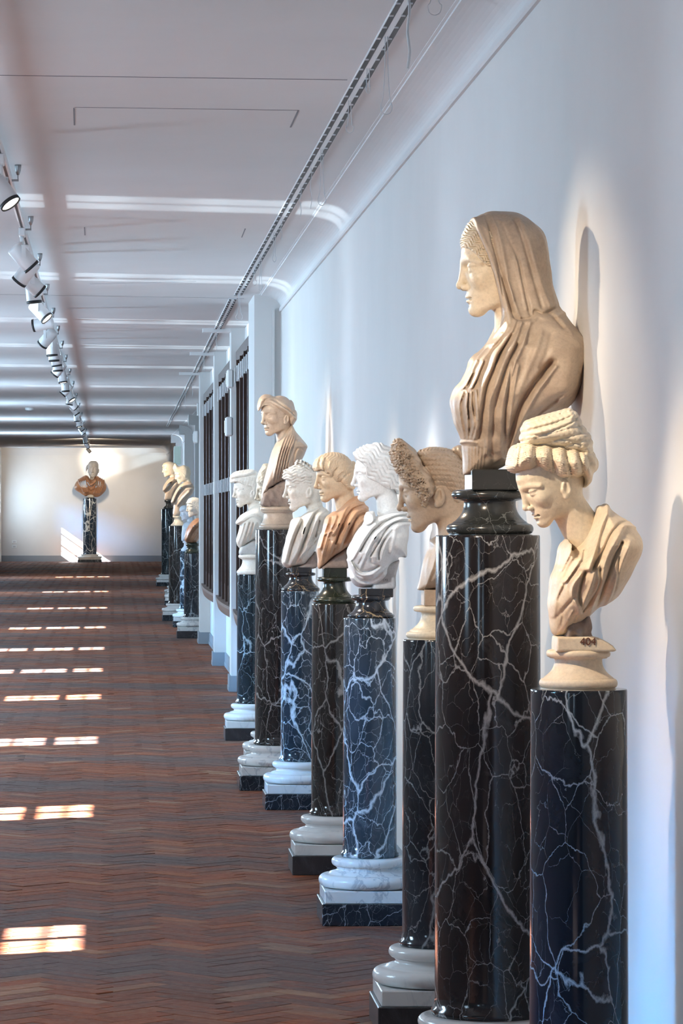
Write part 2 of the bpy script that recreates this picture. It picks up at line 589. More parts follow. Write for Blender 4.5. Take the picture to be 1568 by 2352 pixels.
def vein_marble(name, base1, base2, vein, off, scale=7.0, dens=.5, width=.035, rough=.16, cloud=.35, aniso=.6, fine=1.0):
    """dark marble crossed by a net of pale veins"""
    t = NT(name)
    v = t.coord((off, off * 1.7, off * .6), (1, 1, aniso))
    w = t.noise(v, 3.2, 4, .55)
    sub = t.n('VectorMath'); sub.operation = 'SUBTRACT'; t.l(w, 'Color', sub, 0); sub.inputs[1].default_value = (.5, .5, .5)
    scl = t.n('VectorMath'); scl.operation = 'SCALE'; t.l(sub, 'Vector', scl, 0); scl.inputs['Scale'].default_value = .20
    add = t.n('VectorMath'); add.operation = 'ADD'; t.l(v, 'Vector', add, 0); t.l(scl, 'Vector', add, 1)
    jit = t.noise(v, 55.0, 4, .6)
    sub2 = t.n('VectorMath'); sub2.operation = 'SUBTRACT'; t.l(jit, 'Color', sub2, 0); sub2.inputs[1].default_value = (.5, .5, .5)
    scl2 = t.n('VectorMath'); scl2.operation = 'SCALE'; t.l(sub2, 'Vector', scl2, 0); scl2.inputs['Scale'].default_value = .016
    add2 = t.n('VectorMath'); add2.operation = 'ADD'; t.l(add, 'Vector', add2, 0); t.l(scl2, 'Vector', add2, 1)

    def net(sc, wd, thr, seed):
        mp = t.n('Mapping'); mp.inputs['Location'].default_value = (seed, -seed, seed * .5); t.l(add2, 'Vector', mp, 'Vector')
        vo = t.n('TexVoronoi'); vo.feature = 'DISTANCE_TO_EDGE'; vo.inputs['Scale'].default_value = sc
        t.l(mp, 'Vector', vo, 'Vector')
        md = t.noise(mp, sc * .55, 3, .6)
        wr = t.ramp(md, 'Fac', [(thr, 0.0), (min(thr + .34, 1), 1.0)])
        wd_n = t.math('MULTIPLY', (wr, 0), wd)
        wd_n2 = t.math('ADD', (wd_n, 0), 1e-4)
        dv = t.math('DIVIDE', (vo, 'Distance'), (wd_n2, 0))
        inv = t.math('SUBTRACT', 1.0, (dv, 0), True)
        return inv
    big = net(scale, width, .62 - dens * .35, 1.3)
    mid = net(scale * 2.4, width * .8, .62 - dens * .34, 5.1)
    small = net(scale * 5.4, width * .8, .64 - dens * .28, 9.7)
    n1 = t.noise(v, 3.5, 6, .6, 1.0)
    r1 = t.ramp(n1, 'Fac', [(.35, 0.0), (.68, 1.0)])
    b0 = t.mix((r1, 0), base1, base2)
    cl = t.noise(add, 6, 9, .72, 1.6)
    rc = t.ramp(cl, 'Fac', [(.56, 0.0), (.78, cloud)])
    b1 = t.mix((rc, 0), (b0, 2), tuple(.5 * (x + y) for x, y in zip(base2, vein)))
    f3 = t.math('MULTIPLY', (small, 0), .50 * fine)
    b2 = t.mix((f3, 0), (b1, 2), vein)
    f2 = t.math('MULTIPLY', (mid, 0), .78)
    b3 = t.mix((f2, 0), (b2, 2), vein)
    f1 = t.math('MULTIPLY', (big, 0), .9)
    b4 = t.mix((f1, 0), (b3, 2), vein)
    t.base(b4)
    t.set(Roughness=rough)
    t.b.inputs['Specular IOR Level'].default_value = .5
    return t.m


def white_marble(name, off=0.0, base=(.78, .77, .75), vein=(.36, .38, .42), rough=.22):
    t = NT(name)
    v = t.coord((off, off * .5, off * .2), (1, 1, 1))
    n = t.noise(v, 4, 7, .6, 1.8)
    a = t.math('ABSOLUTE', (t.math('SUBTRACT', (n, 'Fac'), .5), 0))
    r = t.ramp(a, 0, [(.0, .75), (.035, .0)])
    n2 = t.noise(v, 2.5, 3, .5)
    r2 = t.ramp(n2, 'Fac', [(.45, 0.0), (.65, 1.0)])
    f = t.math('MULTIPLY', (r, 0), (r2, 0))
    m = t.mix((f, 0), base, vein)
    n3 = t.noise(v, 9, 4)
    r3 = t.ramp(n3, 'Fac', [(.3, .88), (.65, 1.0)])
    m2 = t.mix(1.0, (m, 2), (r3, 0), 'MULTIPLY')
    t.base(m2); t.set(Roughness=rough)
    return t.m


def plaster(name, col, rough=.7, var=.05, bump=.12):
    t = NT(name)
    v = t.coord()
    n = t.noise(v, 1.4, 5, .6)
    r = t.ramp(n, 'Fac', [(.3, 1 - var), (.7, 1.0)])
    m = t.mix(1.0, col, (r, 0), 'MULTIPLY')
    t.base(m); t.set(Roughness=rough)
    t.b.inputs['Specular IOR Level'].default_value = .3
    n2 = t.noise(v, 160, 3, .6)
    t.bump(n2, 'Fac', bump, .002)
    return t.m


def brick_mat(name, per_object):
    t = NT(name)
    if per_object:
        oi = t.n('ObjectInfo'); rnd = (oi, 'Random')
        v = t.coord()
        ad = t.n('VectorMath'); ad.operation = 'ADD'; t.l(v, 'Vector', ad, 0); t.l(oi, 'Location', ad, 1)
        vec = ad
    else:
        g = t.n('NewGeometry'); rnd = (g, 'Random Per Island')
        vec = t.coord()
    rr = t.n('ValToRGB'); t.t.links.new(rnd[0].outputs[rnd[1]], rr.inputs['Fac'])
    e = rr.color_ramp.elements
    cols = [(0, (.17, .066, .040)), (.3, (.25, .080, .040)), (.55, (.31, .094, .042)), (.72, (.21, .086, .054)), (.9, (.33, .115, .055)), (1, (.34, .19, .12))]
    while len(e) < len(cols): e.new(.5)
    for x, (p, c) in zip(e, cols): x.position = p; x.color = c + (1,)
    n = t.noise(vec, 14, 6, .65)
    r = t.ramp(n, 'Fac', [(.28, .68), (.7, 1.12)])
    m = t.mix(1.0, (rr, 0), (r, 0), 'MULTIPLY')
    mp = t.n('Mapping'); mp.inputs['Scale'].default_value = (.35, 1.0, 1.0); t.l(vec, 'Vector', mp, 'Vector')
    nb = t.noise(mp, .7, 6, .68)
    rb = t.ramp(nb, 'Fac', [(.46, 0.0), (.58, .78)])
    m2 = t.mix((rb, 0), (m, 2), (.105, .088, .086))
    t.base(m2)
    n2 = t.noise(vec, 30, 5, .7)
    ro = t.ramp(n2, 'Fac', [(.3, .45), (.7, .68)])
    t.l(ro, 'Color', t.b, 'Roughness')
    t.b.inputs['Specular IOR Level'].default_value = .08
    t.bump(n2, 'Fac', .25, .003)
    return t.m


M_WALL = plaster('painted_wall', (.74, .735, .72))
M_CEIL = plaster('painted_ceiling', (.72, .72, .72), var=.04)
M_PIER = plaster('painted_pier', (.70, .70, .69))
M_BASEB = plaster('grey_stone_baseboard', (.30, .34, .38), .45, .1)
M_GROUT = plain('dark_joint', (.075, .045, .036), .8)
M_BRICK_O = brick_mat('terracotta_brick_single', True)
M_BRICK_F = brick_mat('terracotta_brick_field', False)
M_WHITE = plain('white_enamel', (.78, .79, .80), .35)
M_WHITE2 = plain('white_plastic', (.80, .82, .82), .4)
M_DARK = plain('black_slot', (.02, .02, .022), .5)
M_STEEL = plain('grey_steel', (.35, .36, .37), .4, .8)
M_WOOD = plain('dark_brown_timber', (.055, .028, .020), .35)
M_WOOD2 = plain('brown_sill_timber', (.16, .105, .085), .5)
M_GLASS = plain('dark_glass', (.010, .012, .020), .08)
M_LABEL = plain('pale_tag', (.62, .62, .64), .5)
M_GREEN = plain('pale_green_paint', (.42, .50, .44), .5)
M_CORD = plain('nylon_cord', (.66, .68, .70), .6)
M_LINE = plain('hairline_joint', (.22, .23, .25), .8)
M_BULB = plain('lamp_face', (.9, .88, .8), .4, emit=(1, .93, .8), es=6.0)
M_CARR = [white_marble('white_veined_marble', 3.1 * i) for i in range(3)]
# ------------------------------------------------------------------ the corridor
XR, XREC, XPIL, XFAR = 1.28, 1.20, 1.075, 1.75
YEND = FPX / 69.0
ZC = EYE + 1.67


def ceil_z(y): return ZC if y < 30 else ZC + (y - 30) / (YEND - 30) * .46


def st(o): o['kind'] = 'structure'; return o


# floor: a slab with herringbone bricks
flo = MB(); flo.box(XL - .3, XFAR + .4, -12, YEND + .3, -.14, -.006)
floor = st(flo.build('floor', M_GROUT))

BL, BW, GAP = .282, .090, .0012
rng = np.random.default_rng(7)


def herring():
    out = []
    c = math.sqrt(.5)
    N = 1600
    m = np.arange(-900, 1700)
    for k in range(-240, 240):
        for typ in (0, 1):
            if typ == 0: cx, cy = BL / 2, BW / 2
            else: cx, cy = BL + BW / 2, BW - BL / 2
            X = cx + m * BW + k * BL; Y = cy + m * BW - k * BL
            wx = (X - Y) * c; wy = (X + Y) * c
            ok = (wx > XL) & (wx < XFAR + .05) & (wy > 5.0) & (wy < YEND)
            for x, y in zip(wx[ok], wy[ok]): out.append((x, y, typ))
    return np.array(out)


bricks = herring()
px = VX + bricks[:, 0] * FPX / bricks[:, 1]
py = VY + EYE * FPX / bricks[:, 1]
vis = (px > -60) & (px < 940) & (py < 2400)
order = np.argsort(np.where(vis, bricks[:, 1], 1e9))
single = set(order[:300].tolist())
bm_ = MB().box(-BL / 2 + GAP, BL / 2 - GAP, -BW / 2 + GAP, BW / 2 - GAP, -.012, 0, .002)
proto = bm_.build('brick', M_BRICK_O, floor)
first = True
FV, FQ = [], []
box_v = np.array([(x, y, z) for z in (-.012, 0) for y in (-BW / 2 + GAP, BW / 2 - GAP) for x in (-BL / 2 + GAP, BL / 2 - GAP)])
box_q = np.array([(4, 5, 7, 6), (0, 1, 5, 4), (2, 6, 7, 3), (0, 4, 6, 2), (1, 3, 7, 5)])
for i, (x, y, typ) in enumerate(bricks):
    ang = math.pi / 4 + (math.pi / 2 if typ else 0)
    dz = rng.normal(0, .0006); tx, ty = rng.normal(0, .0035, 2)
    if i in single:
        o = proto if first else proto.copy()
        if not first: COL.objects.link(o)
        first = False
        o.parent = floor
        o.location = (x, y, dz)
        o.rotation_euler = (tx, ty, ang)
    else:
        ca, sa = math.cos(ang), math.sin(ang)
        vx = box_v[:, 0] * ca - box_v[:, 1] * sa; vy = box_v[:, 0] * sa + box_v[:, 1] * ca
        vz = box_v[:, 2] + dz + box_v[:, 0] * ty + box_v[:, 1] * tx
        FQ.append(box_q + 8 * len(FV)); FV.append(np.stack([vx + x, vy + y, vz], 1))
fo = mesh_np('brick_field', np.concatenate(FV), np.concatenate(FQ), M_BRICK_F, floor, smooth=False)
fo['kind'] = 'stuff'

# left wall with its windows
wl = MB()
ys = sorted(WIN_Y)
lo = -12
for wy in ys:
    wl.box(XL - .12, XL, lo, wy - WIN_W / 2, 0, 4.2); lo = wy + WIN_W / 2
    wl.box(XL - .12, XL, wy - WIN_W / 2, wy + WIN_W / 2, 0, WIN_Z0)
    wl.box(XL - .12, XL, wy - WIN_W / 2, wy + WIN_W / 2, WIN_Z1, 4.2)
wl.box(XL - .12, XL, lo, YEND + .3, 0, 4.2)
st(wl.build('wall_left', M_WALL))
wf = MB()
for z, hw in ((1.975, .016), (2.355, .016)): wf.box(-.03, .03, -WIN_W / 2, WIN_W / 2, z - hw, z + hw)
for z in (1.79, 2.165, 2.49): wf.box(-.012, .012, -WIN_W / 2, WIN_W / 2, z - .006, z + .006)
wf.box(-.031, .031, -.028, .028, WIN_Z0, WIN_Z1)
for sgn in (-1, 1): wf.box(-.03, .03, sgn * WIN_W / 2 - .02, sgn * WIN_W / 2 + .02, WIN_Z0, WIN_Z1)
wf.box(-.03, .03, -WIN_W / 2, WIN_W / 2, WIN_Z0 - .02, WIN_Z0 + .02)
wf.box(-.03, .03, -WIN_W / 2, WIN_W / 2, WIN_Z1 - .02, WIN_Z1 + .02)
wproto = None
for i, wy in enumerate(ys):
    if wproto is None: wproto = wf.build('window_1', M_WHITE); o = wproto
    else: o = wproto.copy(); COL.objects.link(o); o.name = 'window_%d' % (i + 1)
    o.location = (XL - .06, wy, 0); st(o)

# unseen block added outside one near window, stops its reflected bar on the ceiling
st(MB().box(XL - 1.05, XL - .88, 11.1, 13.7, 0, 2.17).build('added_light_block', M_WALL))

# right wall: near stretch, middle stretch with piers, far stretch
w = MB()
w.box(XR, XR + .3, -12, 28.4, 0, 4.0)
st(w.build('wall_right', M_WALL))
w = MB()
w.box(XREC, XREC + .3, 28.6, 46.9, 0, 4.2)
st(w.build('wall_middle', M_WALL))
w = MB()
w.box(XFAR, XFAR + .3, 46.9, YEND + .3, 0, 4.2)
st(w.build('wall_far', M_WALL))
w = MB()
w.box(XL, XFAR, YEND, YEND + .3, 0, 4.2)
st(w.build('wall_end', M_WALL))
w = MB()
w.box(XL, XR + .3, -12.3, -12, 0, 4.2)
st(w.build('wall_behind', M_WALL))

# ceiling (it rises a little towards the end)
V, Q = [], []
for y in (-12, 30, 60, 90, YEND + .3):
    z = ceil_z(y)
    V += [(XL - .2, y, z), (XFAR + .4, y, z), (XFAR + .4, y, z + .15), (XL - .2, y, z + .15)]
for i in range(4):
    a, b = i * 4, i * 4 + 4
    Q += [(a, b, b + 1, a + 1), (a + 2, b + 2, b + 3, a + 3), (a + 1, b + 1, b + 2, a + 2), (a, a + 3, b + 3, b)]
ceiling = st(mesh_np('ceiling', np.array(V), np.array(Q), M_CEIL, None, False))


def ceil_line(p, q, w=.006):
    """a hairline joint in the ceiling between two image places"""
    def at(p):
        s = (VY - p[1]) / (ZC - EYE)
        return np.array([(p[0] - VX) / s, FPX / s])
    a, b = at(p), at(q)
    t = (b - a) / np.linalg.norm(b - a); nn = np.array([-t[1], t[0]]) * w / 2
    m = MB()
    z = ZC
    P = [a + nn, a - nn, b - nn, b + nn]
    m.add([(x, y, z - .0015) for x, y in P] + [(x, y, z + .01) for x, y in P],
          [(0, 1, 2, 3), (4, 7, 6, 5), (0, 4, 5, 1), (1, 5, 6, 2), (2, 6, 7, 3), (3, 7, 4, 0)])
    return m


for p, q, wd in [((-120, 171), (797, 183), .010), ((170, 246), (685, 253), .007), ((170, 248), (171, 287), .007), ((685, 253), (667, 292), .007),
                 ((194, 522), (195, 540), .006), ((563, 525), (555, 545), .006), ((-60, 675), (560, 685), .006), ((207, 652), (450, 646), .006)]:
    ceil_line(p, q, wd).build('hatch_joint', M_LINE, ceiling)


# cove between wall and ceiling
def cove(name, x_wall, x_ceil, z_low, z_ceil, y0, y1, zfun=None, mat=M_CEIL):
    prof = []
    prof += [(x_wall + .02, z_low - .03), (x_wall - .012, z_low - .03), (x_wall - .018, z_low - .022), (x_wall - .018, z_low - .006), (x_wall - .006, z_low)]
    w, hgt = x_wall - .006 - x_ceil, z_ceil - z_low - .012
    for i in range(1, 13):
        t = i / 12 * math.pi / 2
        prof.append((x_wall - .006 - w * (1 - math.cos(t)), z_low + hgt * math.sin(t)))
    prof += [(x_ceil, z_ceil - .004), (x_ceil - .012, z_ceil - .003), (x_ceil - .012, z_ceil + .05), (x_wall + .02, z_ceil + .05)]
    n = len(prof)
    V = []
    for y in (y0, y1):
        dz = (zfun(y) - z_ceil) if zfun else 0
        V += [(x, y, z + dz) for x, z in prof]
    m = MB()
    m.add(V, [(i, (i + 1) % n, n + (i + 1) % n, n + i) for i in range(n)] + [tuple(range(n))[::-1], tuple(range(n, 2 * n))])
    return st(m.build(name, mat))


cove('trim_1', XR, 1.125, EYE + 1.565, ZC, -12, 28.4)
cove('trim_2', XFAR, 1.50, ceil_z(47) - .20, ceil_z(47), 46.9, YEND, ceil_z)
m = MB()
m.box(XL, XFAR, YEND - .05, YEND, ceil_z(YEND) - .24, ceil_z(YEND) - .16)
m.box(XL, XFAR, YEND - .12, YEND, ceil_z(YEND) - .16, ceil_z(YEND) - .05)
m.box(XL, XFAR, YEND - .18, YEND, ceil_z(YEND) - .05, ceil_z(YEND) + .05)
st(m.build('trim_3', M_CEIL))

# baseboards
BH = .145


def baseb(name, boxes):
    m = MB()
    for (x0, x1, y0, y1) in boxes:
        m.box(x0, x1, y0, y1, 0, .045); m.box(x0 + .004, x1, y0 + .004 if y1 - y0 < 2 else y0, y1, .045, BH)
    return st(m.build(name, M_BASEB))


baseb('baseboard_right', [(XR - .022, XR + .01, -12, 28.4)])
baseb('baseboard_middle', [(XREC - .020, XREC + .01, 29.6, 46.3)])
baseb('baseboard_far', [(XFAR - .022, XFAR + .01, 47, YEND)])
m = MB(); m.box(XL, XFAR, YEND - .03, YEND, 0, .06); m.box(XL, XFAR, YEND - .022, YEND, .06, .20)
st(m.build('baseboard_end', M_BASEB))

# piers of the middle stretch, with their own baseboards and caps
PIERS = [(28.4, 29.6), (34.0, 34.45), (39.7, 40.15), (46.3, 46.95)]
for i, (y0, y1) in enumerate(PIERS):
    p = MB()
    p.box(XPIL, XFAR if i == 3 else XR + .05, y0, y1, 0, ceil_z(y0) + .05)
    if i == 0:
        p.box(XPIL + .135, XPIL + .155, y0 - .03, y0, 0, EYE + 1.555)
    o = st(p.build('trim_%d' % (4 + i), M_PIER))
    b = MB()
    b.box(XPIL - .022, XPIL, y0 - .02, y1 + .02, 0, .045); b.box(XPIL - .018, XPIL, y0 - .016, y1 + .016, .045, BH)
    b.box(XPIL - .022, XREC, y0 - .022, y0, 0, .045); b.box(XPIL - .018, XREC, y0 - .018, y0, .045, BH)
    st(b.build('baseboard_pier_%d' % (i + 1), M_BASEB))
    if i:
        c = MB()
        c.box(XPIL - .26, XPIL - .001, y0 + .02, y0 + .2, ceil_z(y0) - .035, ceil_z(y0) + .02)
        st(c.build('trim_beam_%d' % i, M_CEIL))
# slim pilasters of the far stretch
for i, (y0, x0) in enumerate([(54, 1.50), (62, 1.52), (71, 1.55), (82, 1.57), (96, 1.60)]):
    p = MB(); p.box(x0, XFAR + .02, y0, y0 + .6, 0, ceil_z(y0) - .2); p.box(x0 - .12, XFAR + .02, y0, y0 + .6, ceil_z(y0) - .2, ceil_z(y0) + .02)
    st(p.build('trim_%d' % (8 + i), M_PIER))

# dark timber windows between the piers of the middle stretch
for i, (y0, y1) in enumerate([(29.62, 33.98), (34.47, 39.68), (40.17, 46.28)]):
    z0, z1 = .76, EYE + 1.47
    xf = 1.118
    root = empty('window_%d' % (len(ys) + 1 + i), (XREC, (y0 + y1) / 2, z0)); st(root)
    org = root.location
    def bx(name, mat, parent, *b):
        m = MB(); m.box(b[0] - org[0], b[1] - org[0], b[2] - org[1], b[3] - org[1], b[4] - org[2], b[5] - org[2])
        return m.build(name, mat, parent)
    fr = MB()
    for b in ((xf, XREC, y0, y0 + .08, z0, z1), (xf, XREC, y1 - .08, y1, z0, z1), (xf, XREC, y0 + .08, y1 - .08, z1 - .10, z1)):
        fr.box(b[0] - org[0], b[1] - org[0], b[2] - org[1], b[3] - org[1], b[4] - org[2], b[5] - org[2])
    fr.build('window_frame', M_WOOD, root)
    sill = MB()
    n = 14
    P = []
    for k in range(n + 1):
        t = k / n
        P.append((xf - .03 - .035 * math.sin(t * math.pi) , y0 + (y1 - y0) * t))
    V = []
    for (zz, inset) in ((-.11, .02), (-.03, 0), (0, .0)):
        V += [(x + inset - org[0], y - org[1], zz) for x, y in P]
    V += [(.0, y - org[1], zz) for zz in (-.11, 0) for (x, y) in P]
    m_ = n + 1
    F = []
    for r in range(2):
        F += [(r * m_ + k, (r + 1) * m_ + k, (r + 1) * m_ + k + 1, r * m_ + k + 1) for k in range(n)]
    F += [(2 * m_ + k, 4 * m_ + k, 4 * m_ + k + 1, 2 * m_ + k + 1) for k in range(n)]
    F += [(k + 1, 3 * m_ + k + 1, 3 * m_ + k, k) for k in range(n)]
    F += [(0, m_, 2 * m_, 4 * m_, 3 * m_), (3 * m_ + n, 4 * m_ + n, 2 * m_ + n, m_ + n, n)]
    sill.add(V, F); sill.build('window_sill', M_WOOD2, root)
    nl = 9
    for k in range(nl):
        a = y0 + .08 + (y1 - y0 - .16) * k / nl; b = y0 + .08 + (y1 - y0 - .16) * (k + 1) / nl
        g = bx('pane', M_GLASS, root, XREC - .03, XREC - .02, a, b, z0, z1 - .10)
        bx('stile', M_WOOD, root, xf - .018 * (k % 2), XREC - .01, b - .09, b, z0, z1 - .10)
        bx('glazing_bar', M_WOOD, root, xf + .02, XREC - .01, (a + b) / 2 - .06, (a + b) / 2 - .03, z0, z1 - .10)
        bx('tag', M_LABEL, root, xf - .03, xf, b - .09, b - .02, EYE + .20, EYE + .33)
        bx('top_tag', M_LABEL, root, xf - .022, xf, a + .05, a + .20, z1 - .30, z1 - .16)
        bx('bottom_rail', M_WOOD2, root, xf + .01, XREC - .01, a, b - .10, z0, z0 + .16)
# ------------------------------------------------------------------ pedestals
PED_N = [0]


def pedestal(X, d, r, ztop, mat, plinth_mat, label, k=1.0, white=0, group=None, hz=1.0):
    """a column on an attic base, white slab and dark plinth; r shaft radius"""
    e = empty('column_pedestal', (X, d, 0))
    tag(e, label, 'pedestal', group)
    PED_N[0] += 1
    wm = M_CARR[PED_N[0] % 3]
    hw = .203 * k
    MB().box(-hw, hw, -hw, hw, 0, .088 * hz, .003).build('plinth', plinth_mat, e)
    hs = .192 * k
    MB().box(-hs, hs, -hs, hs, .088 * hz, .138 * hz, .003).build('slab', wm, e)
    R1, R2 = .207 * k, max(.155 * k, r + .035)
    p = []
    def torus(R, rr, z, n=10, w=1.0):
        return [(R - rr * w + rr * w * math.cos(t), z + rr * math.sin(t)) for t in [(-math.pi / 2 + math.pi * i / n) for i in range(n + 1)]]
    p += [(R1 * .80, .138 * hz)] + torus(R1, .026 * hz, .166 * hz)
    p += [(R1 - .045 * k, .194 * hz), (R1 - .045 * k, .199 * hz)]
    p += [(R2 - .018, .206 * hz), (R2 - .024, .212 * hz), (R2 - .018, .220 * hz)]
    p += torus(R2, .019 * hz, .241 * hz)
    p += [(r + .012, .260 * hz)]
    MB().lathe(p, n=72).build('base_moulding', wm, e)
    zb = .260 * hz
    sh = [(r + .008, zb), (r + .011, zb + .004), (r + .011, zb + .016), (r + .004, zb + .022), (r + .0015, zb + .05), (r + .001, zb + .30),
          (r, zb + (ztop - zb) * .6), (r * .985, ztop - .006), (r * .982, ztop - .002), (r * .97, ztop)]
    MB().lathe(sh, n=96).build('shaft', mat, e)
    return e


VEIN = (.50, .56, .60)
MV = {
    'p1': vein_marble('dark_blue_marble_a', (.007, .009, .013), (.012, .015, .022), (.40, .46, .50), 2.0, 3.0, .85, .022, .11, .12),
    'p2': vein_marble('dark_brown_marble_a', (.011, .009, .010), (.022, .018, .020), (.40, .41, .42), 7.3, 3.6, .95, .024, .12, .25),
    'p3': vein_marble('dark_mottled_marble', (.008, .010, .015), (.028, .034, .045), (.28, .31, .34), 11.9, 4.4, .9, .024, .12, .55),
    'p4': vein_marble('grey_blue_marble', (.012, .017, .023), (.032, .045, .058), (.60, .66, .70), 15.1, 5.4, 1.05, .040, .11, .35),
    'p5': vein_marble('dark_brown_marble_b', (.012, .010, .010), (.028, .023, .021), (.34, .33, .32), 19.7, 4.4, .85, .030, .12, .35),
    'p6': vein_marble('blue_veined_marble', (.008, .013, .020), (.018, .032, .045), (.60, .68, .72), 23.3, 4.8, 1.0, .042, .11, .25),
    'p7': vein_marble('dark_brown_marble_c', (.010, .008, .009), (.024, .019, .018), (.40, .39, .38), 29.9, 4.6, .9, .026, .12, .25),
    'p8': vein_marble('dark_green_blue_marble', (.006, .010, .014), (.014, .023, .028), (.36, .44, .47), 31.3, 4.8, .8, .024, .10, .18),
}
PL = [vein_marble('plinth_marble_a', (.010, .013, .019), (.018, .024, .032), (.42, .47, .52), 41.0, 9, .6, .035, .2, .2),
      vein_marble('plinth_marble_b', (.024, .020, .023), (.042, .036, .038), (.22, .22, .23), 47.0, 9, .3, .03, .3, .4)]

# scale (pixels per metre) and place of each pedestal: (column axis in image x, scale)
P = {}


def put(key, ax, s, r, ytop, mat, pl, label, k=1.0, hz=1.0):
    d = FPX / s
    P[key] = dict(s=s, d=d, X=(ax - VX) / s, zt=EYE - (ytop - VY) / s, r=r)
    P[key]['obj'] = pedestal((ax - VX) / s, d, r, P[key]['zt'], mat, pl, label, k, hz=hz)


put('p1', 1329, 1032., .1085, 1582, MV['p1'], PL[0], 'dark blue marble column nearest the camera, under the bust with lowered head')
put('p2', 1120, 830., .1455, 1229, MV['p2'], PL[1], 'tall thick dark brown veined marble column under the veiled bust', 1.25)
put('p3', 1003, 716., .1095, 1468, MV['p3'], PL[1], 'dark mottled blue column under the bust with the tall curly hair crest')
put('p4', 849, 569., .107, 1419, MV['p4'], PL[0], 'grey blue column thick with white veins under the white bust numbered 173')
put('p5', 768, 500., .105, 1386, MV['p5'], PL[1], 'dark brown column with cream base under the orange tan bust')
put('p6', 689, 411., .107, 1357, MV['p6'], PL[0], 'blue black column with bold white veins under the bust with the top bun')
put('p7', 639, 384., .138, 1216, MV['p7'], PL[0], 'tall dark brown column under the turbaned bust', 1.18)
put('p7b', 631, 362., .107, 1330, MV['p8'], PL[1], 'mostly hidden column just behind the tall turbaned bust')
put('p8', 579, 316., .110, 1319, MV['p8'], PL[1], 'dark green blue column beside the piers, under the bust with a rolled head band')
put('f6', 441, 175., .105, 1271, MV['p3'], PL[1], 'dark far column under the small bust in brown drapery, beside the pier', hz=1.05)
put('f5', 429, 160., .10, 1266, MV['p6'], PL[0], 'slim blue far column under the small white bust')
put('f4', 408, 151., .135, 1208, MV['p5'], PL[0], 'tall brown grey far column under the bust with a diadem', 1.18)
put('f3', 404, 130., .11, 1265, MV['p8'], PL[0], 'far column almost hidden, second base behind the diadem column')
put('f2', 402, 122., .11, 1265, MV['p8'], PL[0], 'far column almost hidden, third base behind the diadem column')
put('f1', 384, 103., .128, 1169, MV['p8'], PL[0], 'farthest tall dark column of the right hand row', 1.25)
put('e', 206, 69.8, .225, 1145, vein_marble('end_marble', (.010, .02, .04), (.02, .04, .07), (.75, .8, .82), 53., 3.0, .6, .08, .16, .15), PL[0],
    'dark blue column with white bands standing alone before the end wall', 1.95)
# ------------------------------------------------------------------ busts
S_WARM = statue_marble('warm_ivory_marble', (.78, .66, .50), (.68, .55, .40), off=1.0, stains=.35)
S_WARMD = statue_marble('weathered_veil_marble', (.58, .47, .36), (.45, .36, .28), (.26, .20, .17), 4.0, .40, .6)
S_IVORY = statue_marble('ivory_marble', (.82, .73, .58), (.75, .64, .48), (.45, .33, .22), 8.0, .38, .25)
S_BEIGE = statue_marble('brown_beige_marble', (.62, .49, .37), (.50, .38, .28), off=12.0, stains=.35, rough=.40)
S_WHITE = statue_marble('white_statue_marble', (.72, .72, .70), (.60, .59, .56), (.46, .35, .24), 16.0, .42, .35)
S_WHITEW = statue_marble('cream_statue_marble', (.72, .68, .61), (.62, .56, .48), (.44, .31, .20), 21.0, .42, .4)
S_TAN = statue_marble('orange_tan_marble', (.66, .42, .27), (.57, .34, .21), (.36, .20, .13), 26.0, .38, .35)
S_TANH = statue_marble('tan_head_marble', (.74, .61, .45), (.65, .50, .35), off=29.0, stains=.35)
S_HAZEL = statue_marble('hazel_marble', (.58, .48, .38), (.46, .36, .28), (.28, .21, .17), 33.0, .32, .4, .5)
S_RUST = statue_marble('rust_alabaster', (.40, .22, .13), (.28, .14, .08), (.58, .40, .28), 37.0, .28, .6, .5)
S_ROUGH = statue_marble('rough_grey_stone', (.36, .29, .25), (.24, .19, .17), (.12, .09, .08), 41.0, .7, .7, .2)
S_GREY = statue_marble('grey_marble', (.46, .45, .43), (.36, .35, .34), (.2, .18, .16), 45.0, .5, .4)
S_BLUEW = statue_marble('cool_white_marble', (.62, .66, .70), (.50, .54, .60), (.4, .4, .42), 49.0, .45, .3)
SOC_BLK = vein_marble('black_socle_marble', (.016, .018, .019), (.035, .038, .038), (.22, .24, .24), 3.3, 12, .35, .03, .20, .45)
SOC_GRN = vein_marble('green_socle_marble', (.010, .012, .010), (.028, .036, .024), (.13, .15, .10), 5.3, 10, .4, .04, .22, .7)
SOC_GLD = vein_marble('black_gold_socle_marble', (.012, .012, .014), (.022, .022, .024), (.42, .28, .14), 8.8, 9, .45, .05, .16, .2)
M_INK = plain('red_brown_paint', (.11, .035, .018), .7)
M_INK2 = plain('black_paint', (.05, .05, .055), .7)


def bust_root(key, label, group=None):
    p = P[key]
    e = empty('marble_bust', (p['X'], p['d'], p['zt']))
    tag(e, label, 'bust', group)
    return e, (p['X'], p['d'], p['zt']), p['s'], p['d']


def socle(tr, parent, org, prof, mat, ax, n=64, name='socle'):
    """prof: (half width, y) in trace units from the bottom up; ax: axis in trace units"""
    k = 1.0 / (tr.zoom * tr.s)
    X = float(tr.m((ax, 0))[0])
    pr = [(w * k, float(tr.m((0, y))[1]) - org[2]) for w, y in prof]
    pr[0] = (pr[0][0], 0.0)
    return MB().lathe(pr, (X - org[0], 0, 0), n).build(name, mat, parent)


def block(tr, parent, org, x0, x1, y0, y1, depth, mat, name='block', bev=.003):
    a = tr.m((x0, y0)); b = tr.m((x1, y1))
    return MB().box(a[0] - org[0], b[0] - org[0], -depth, depth, b[1] - org[2], a[1] - org[2], bev).build(name, mat, parent)


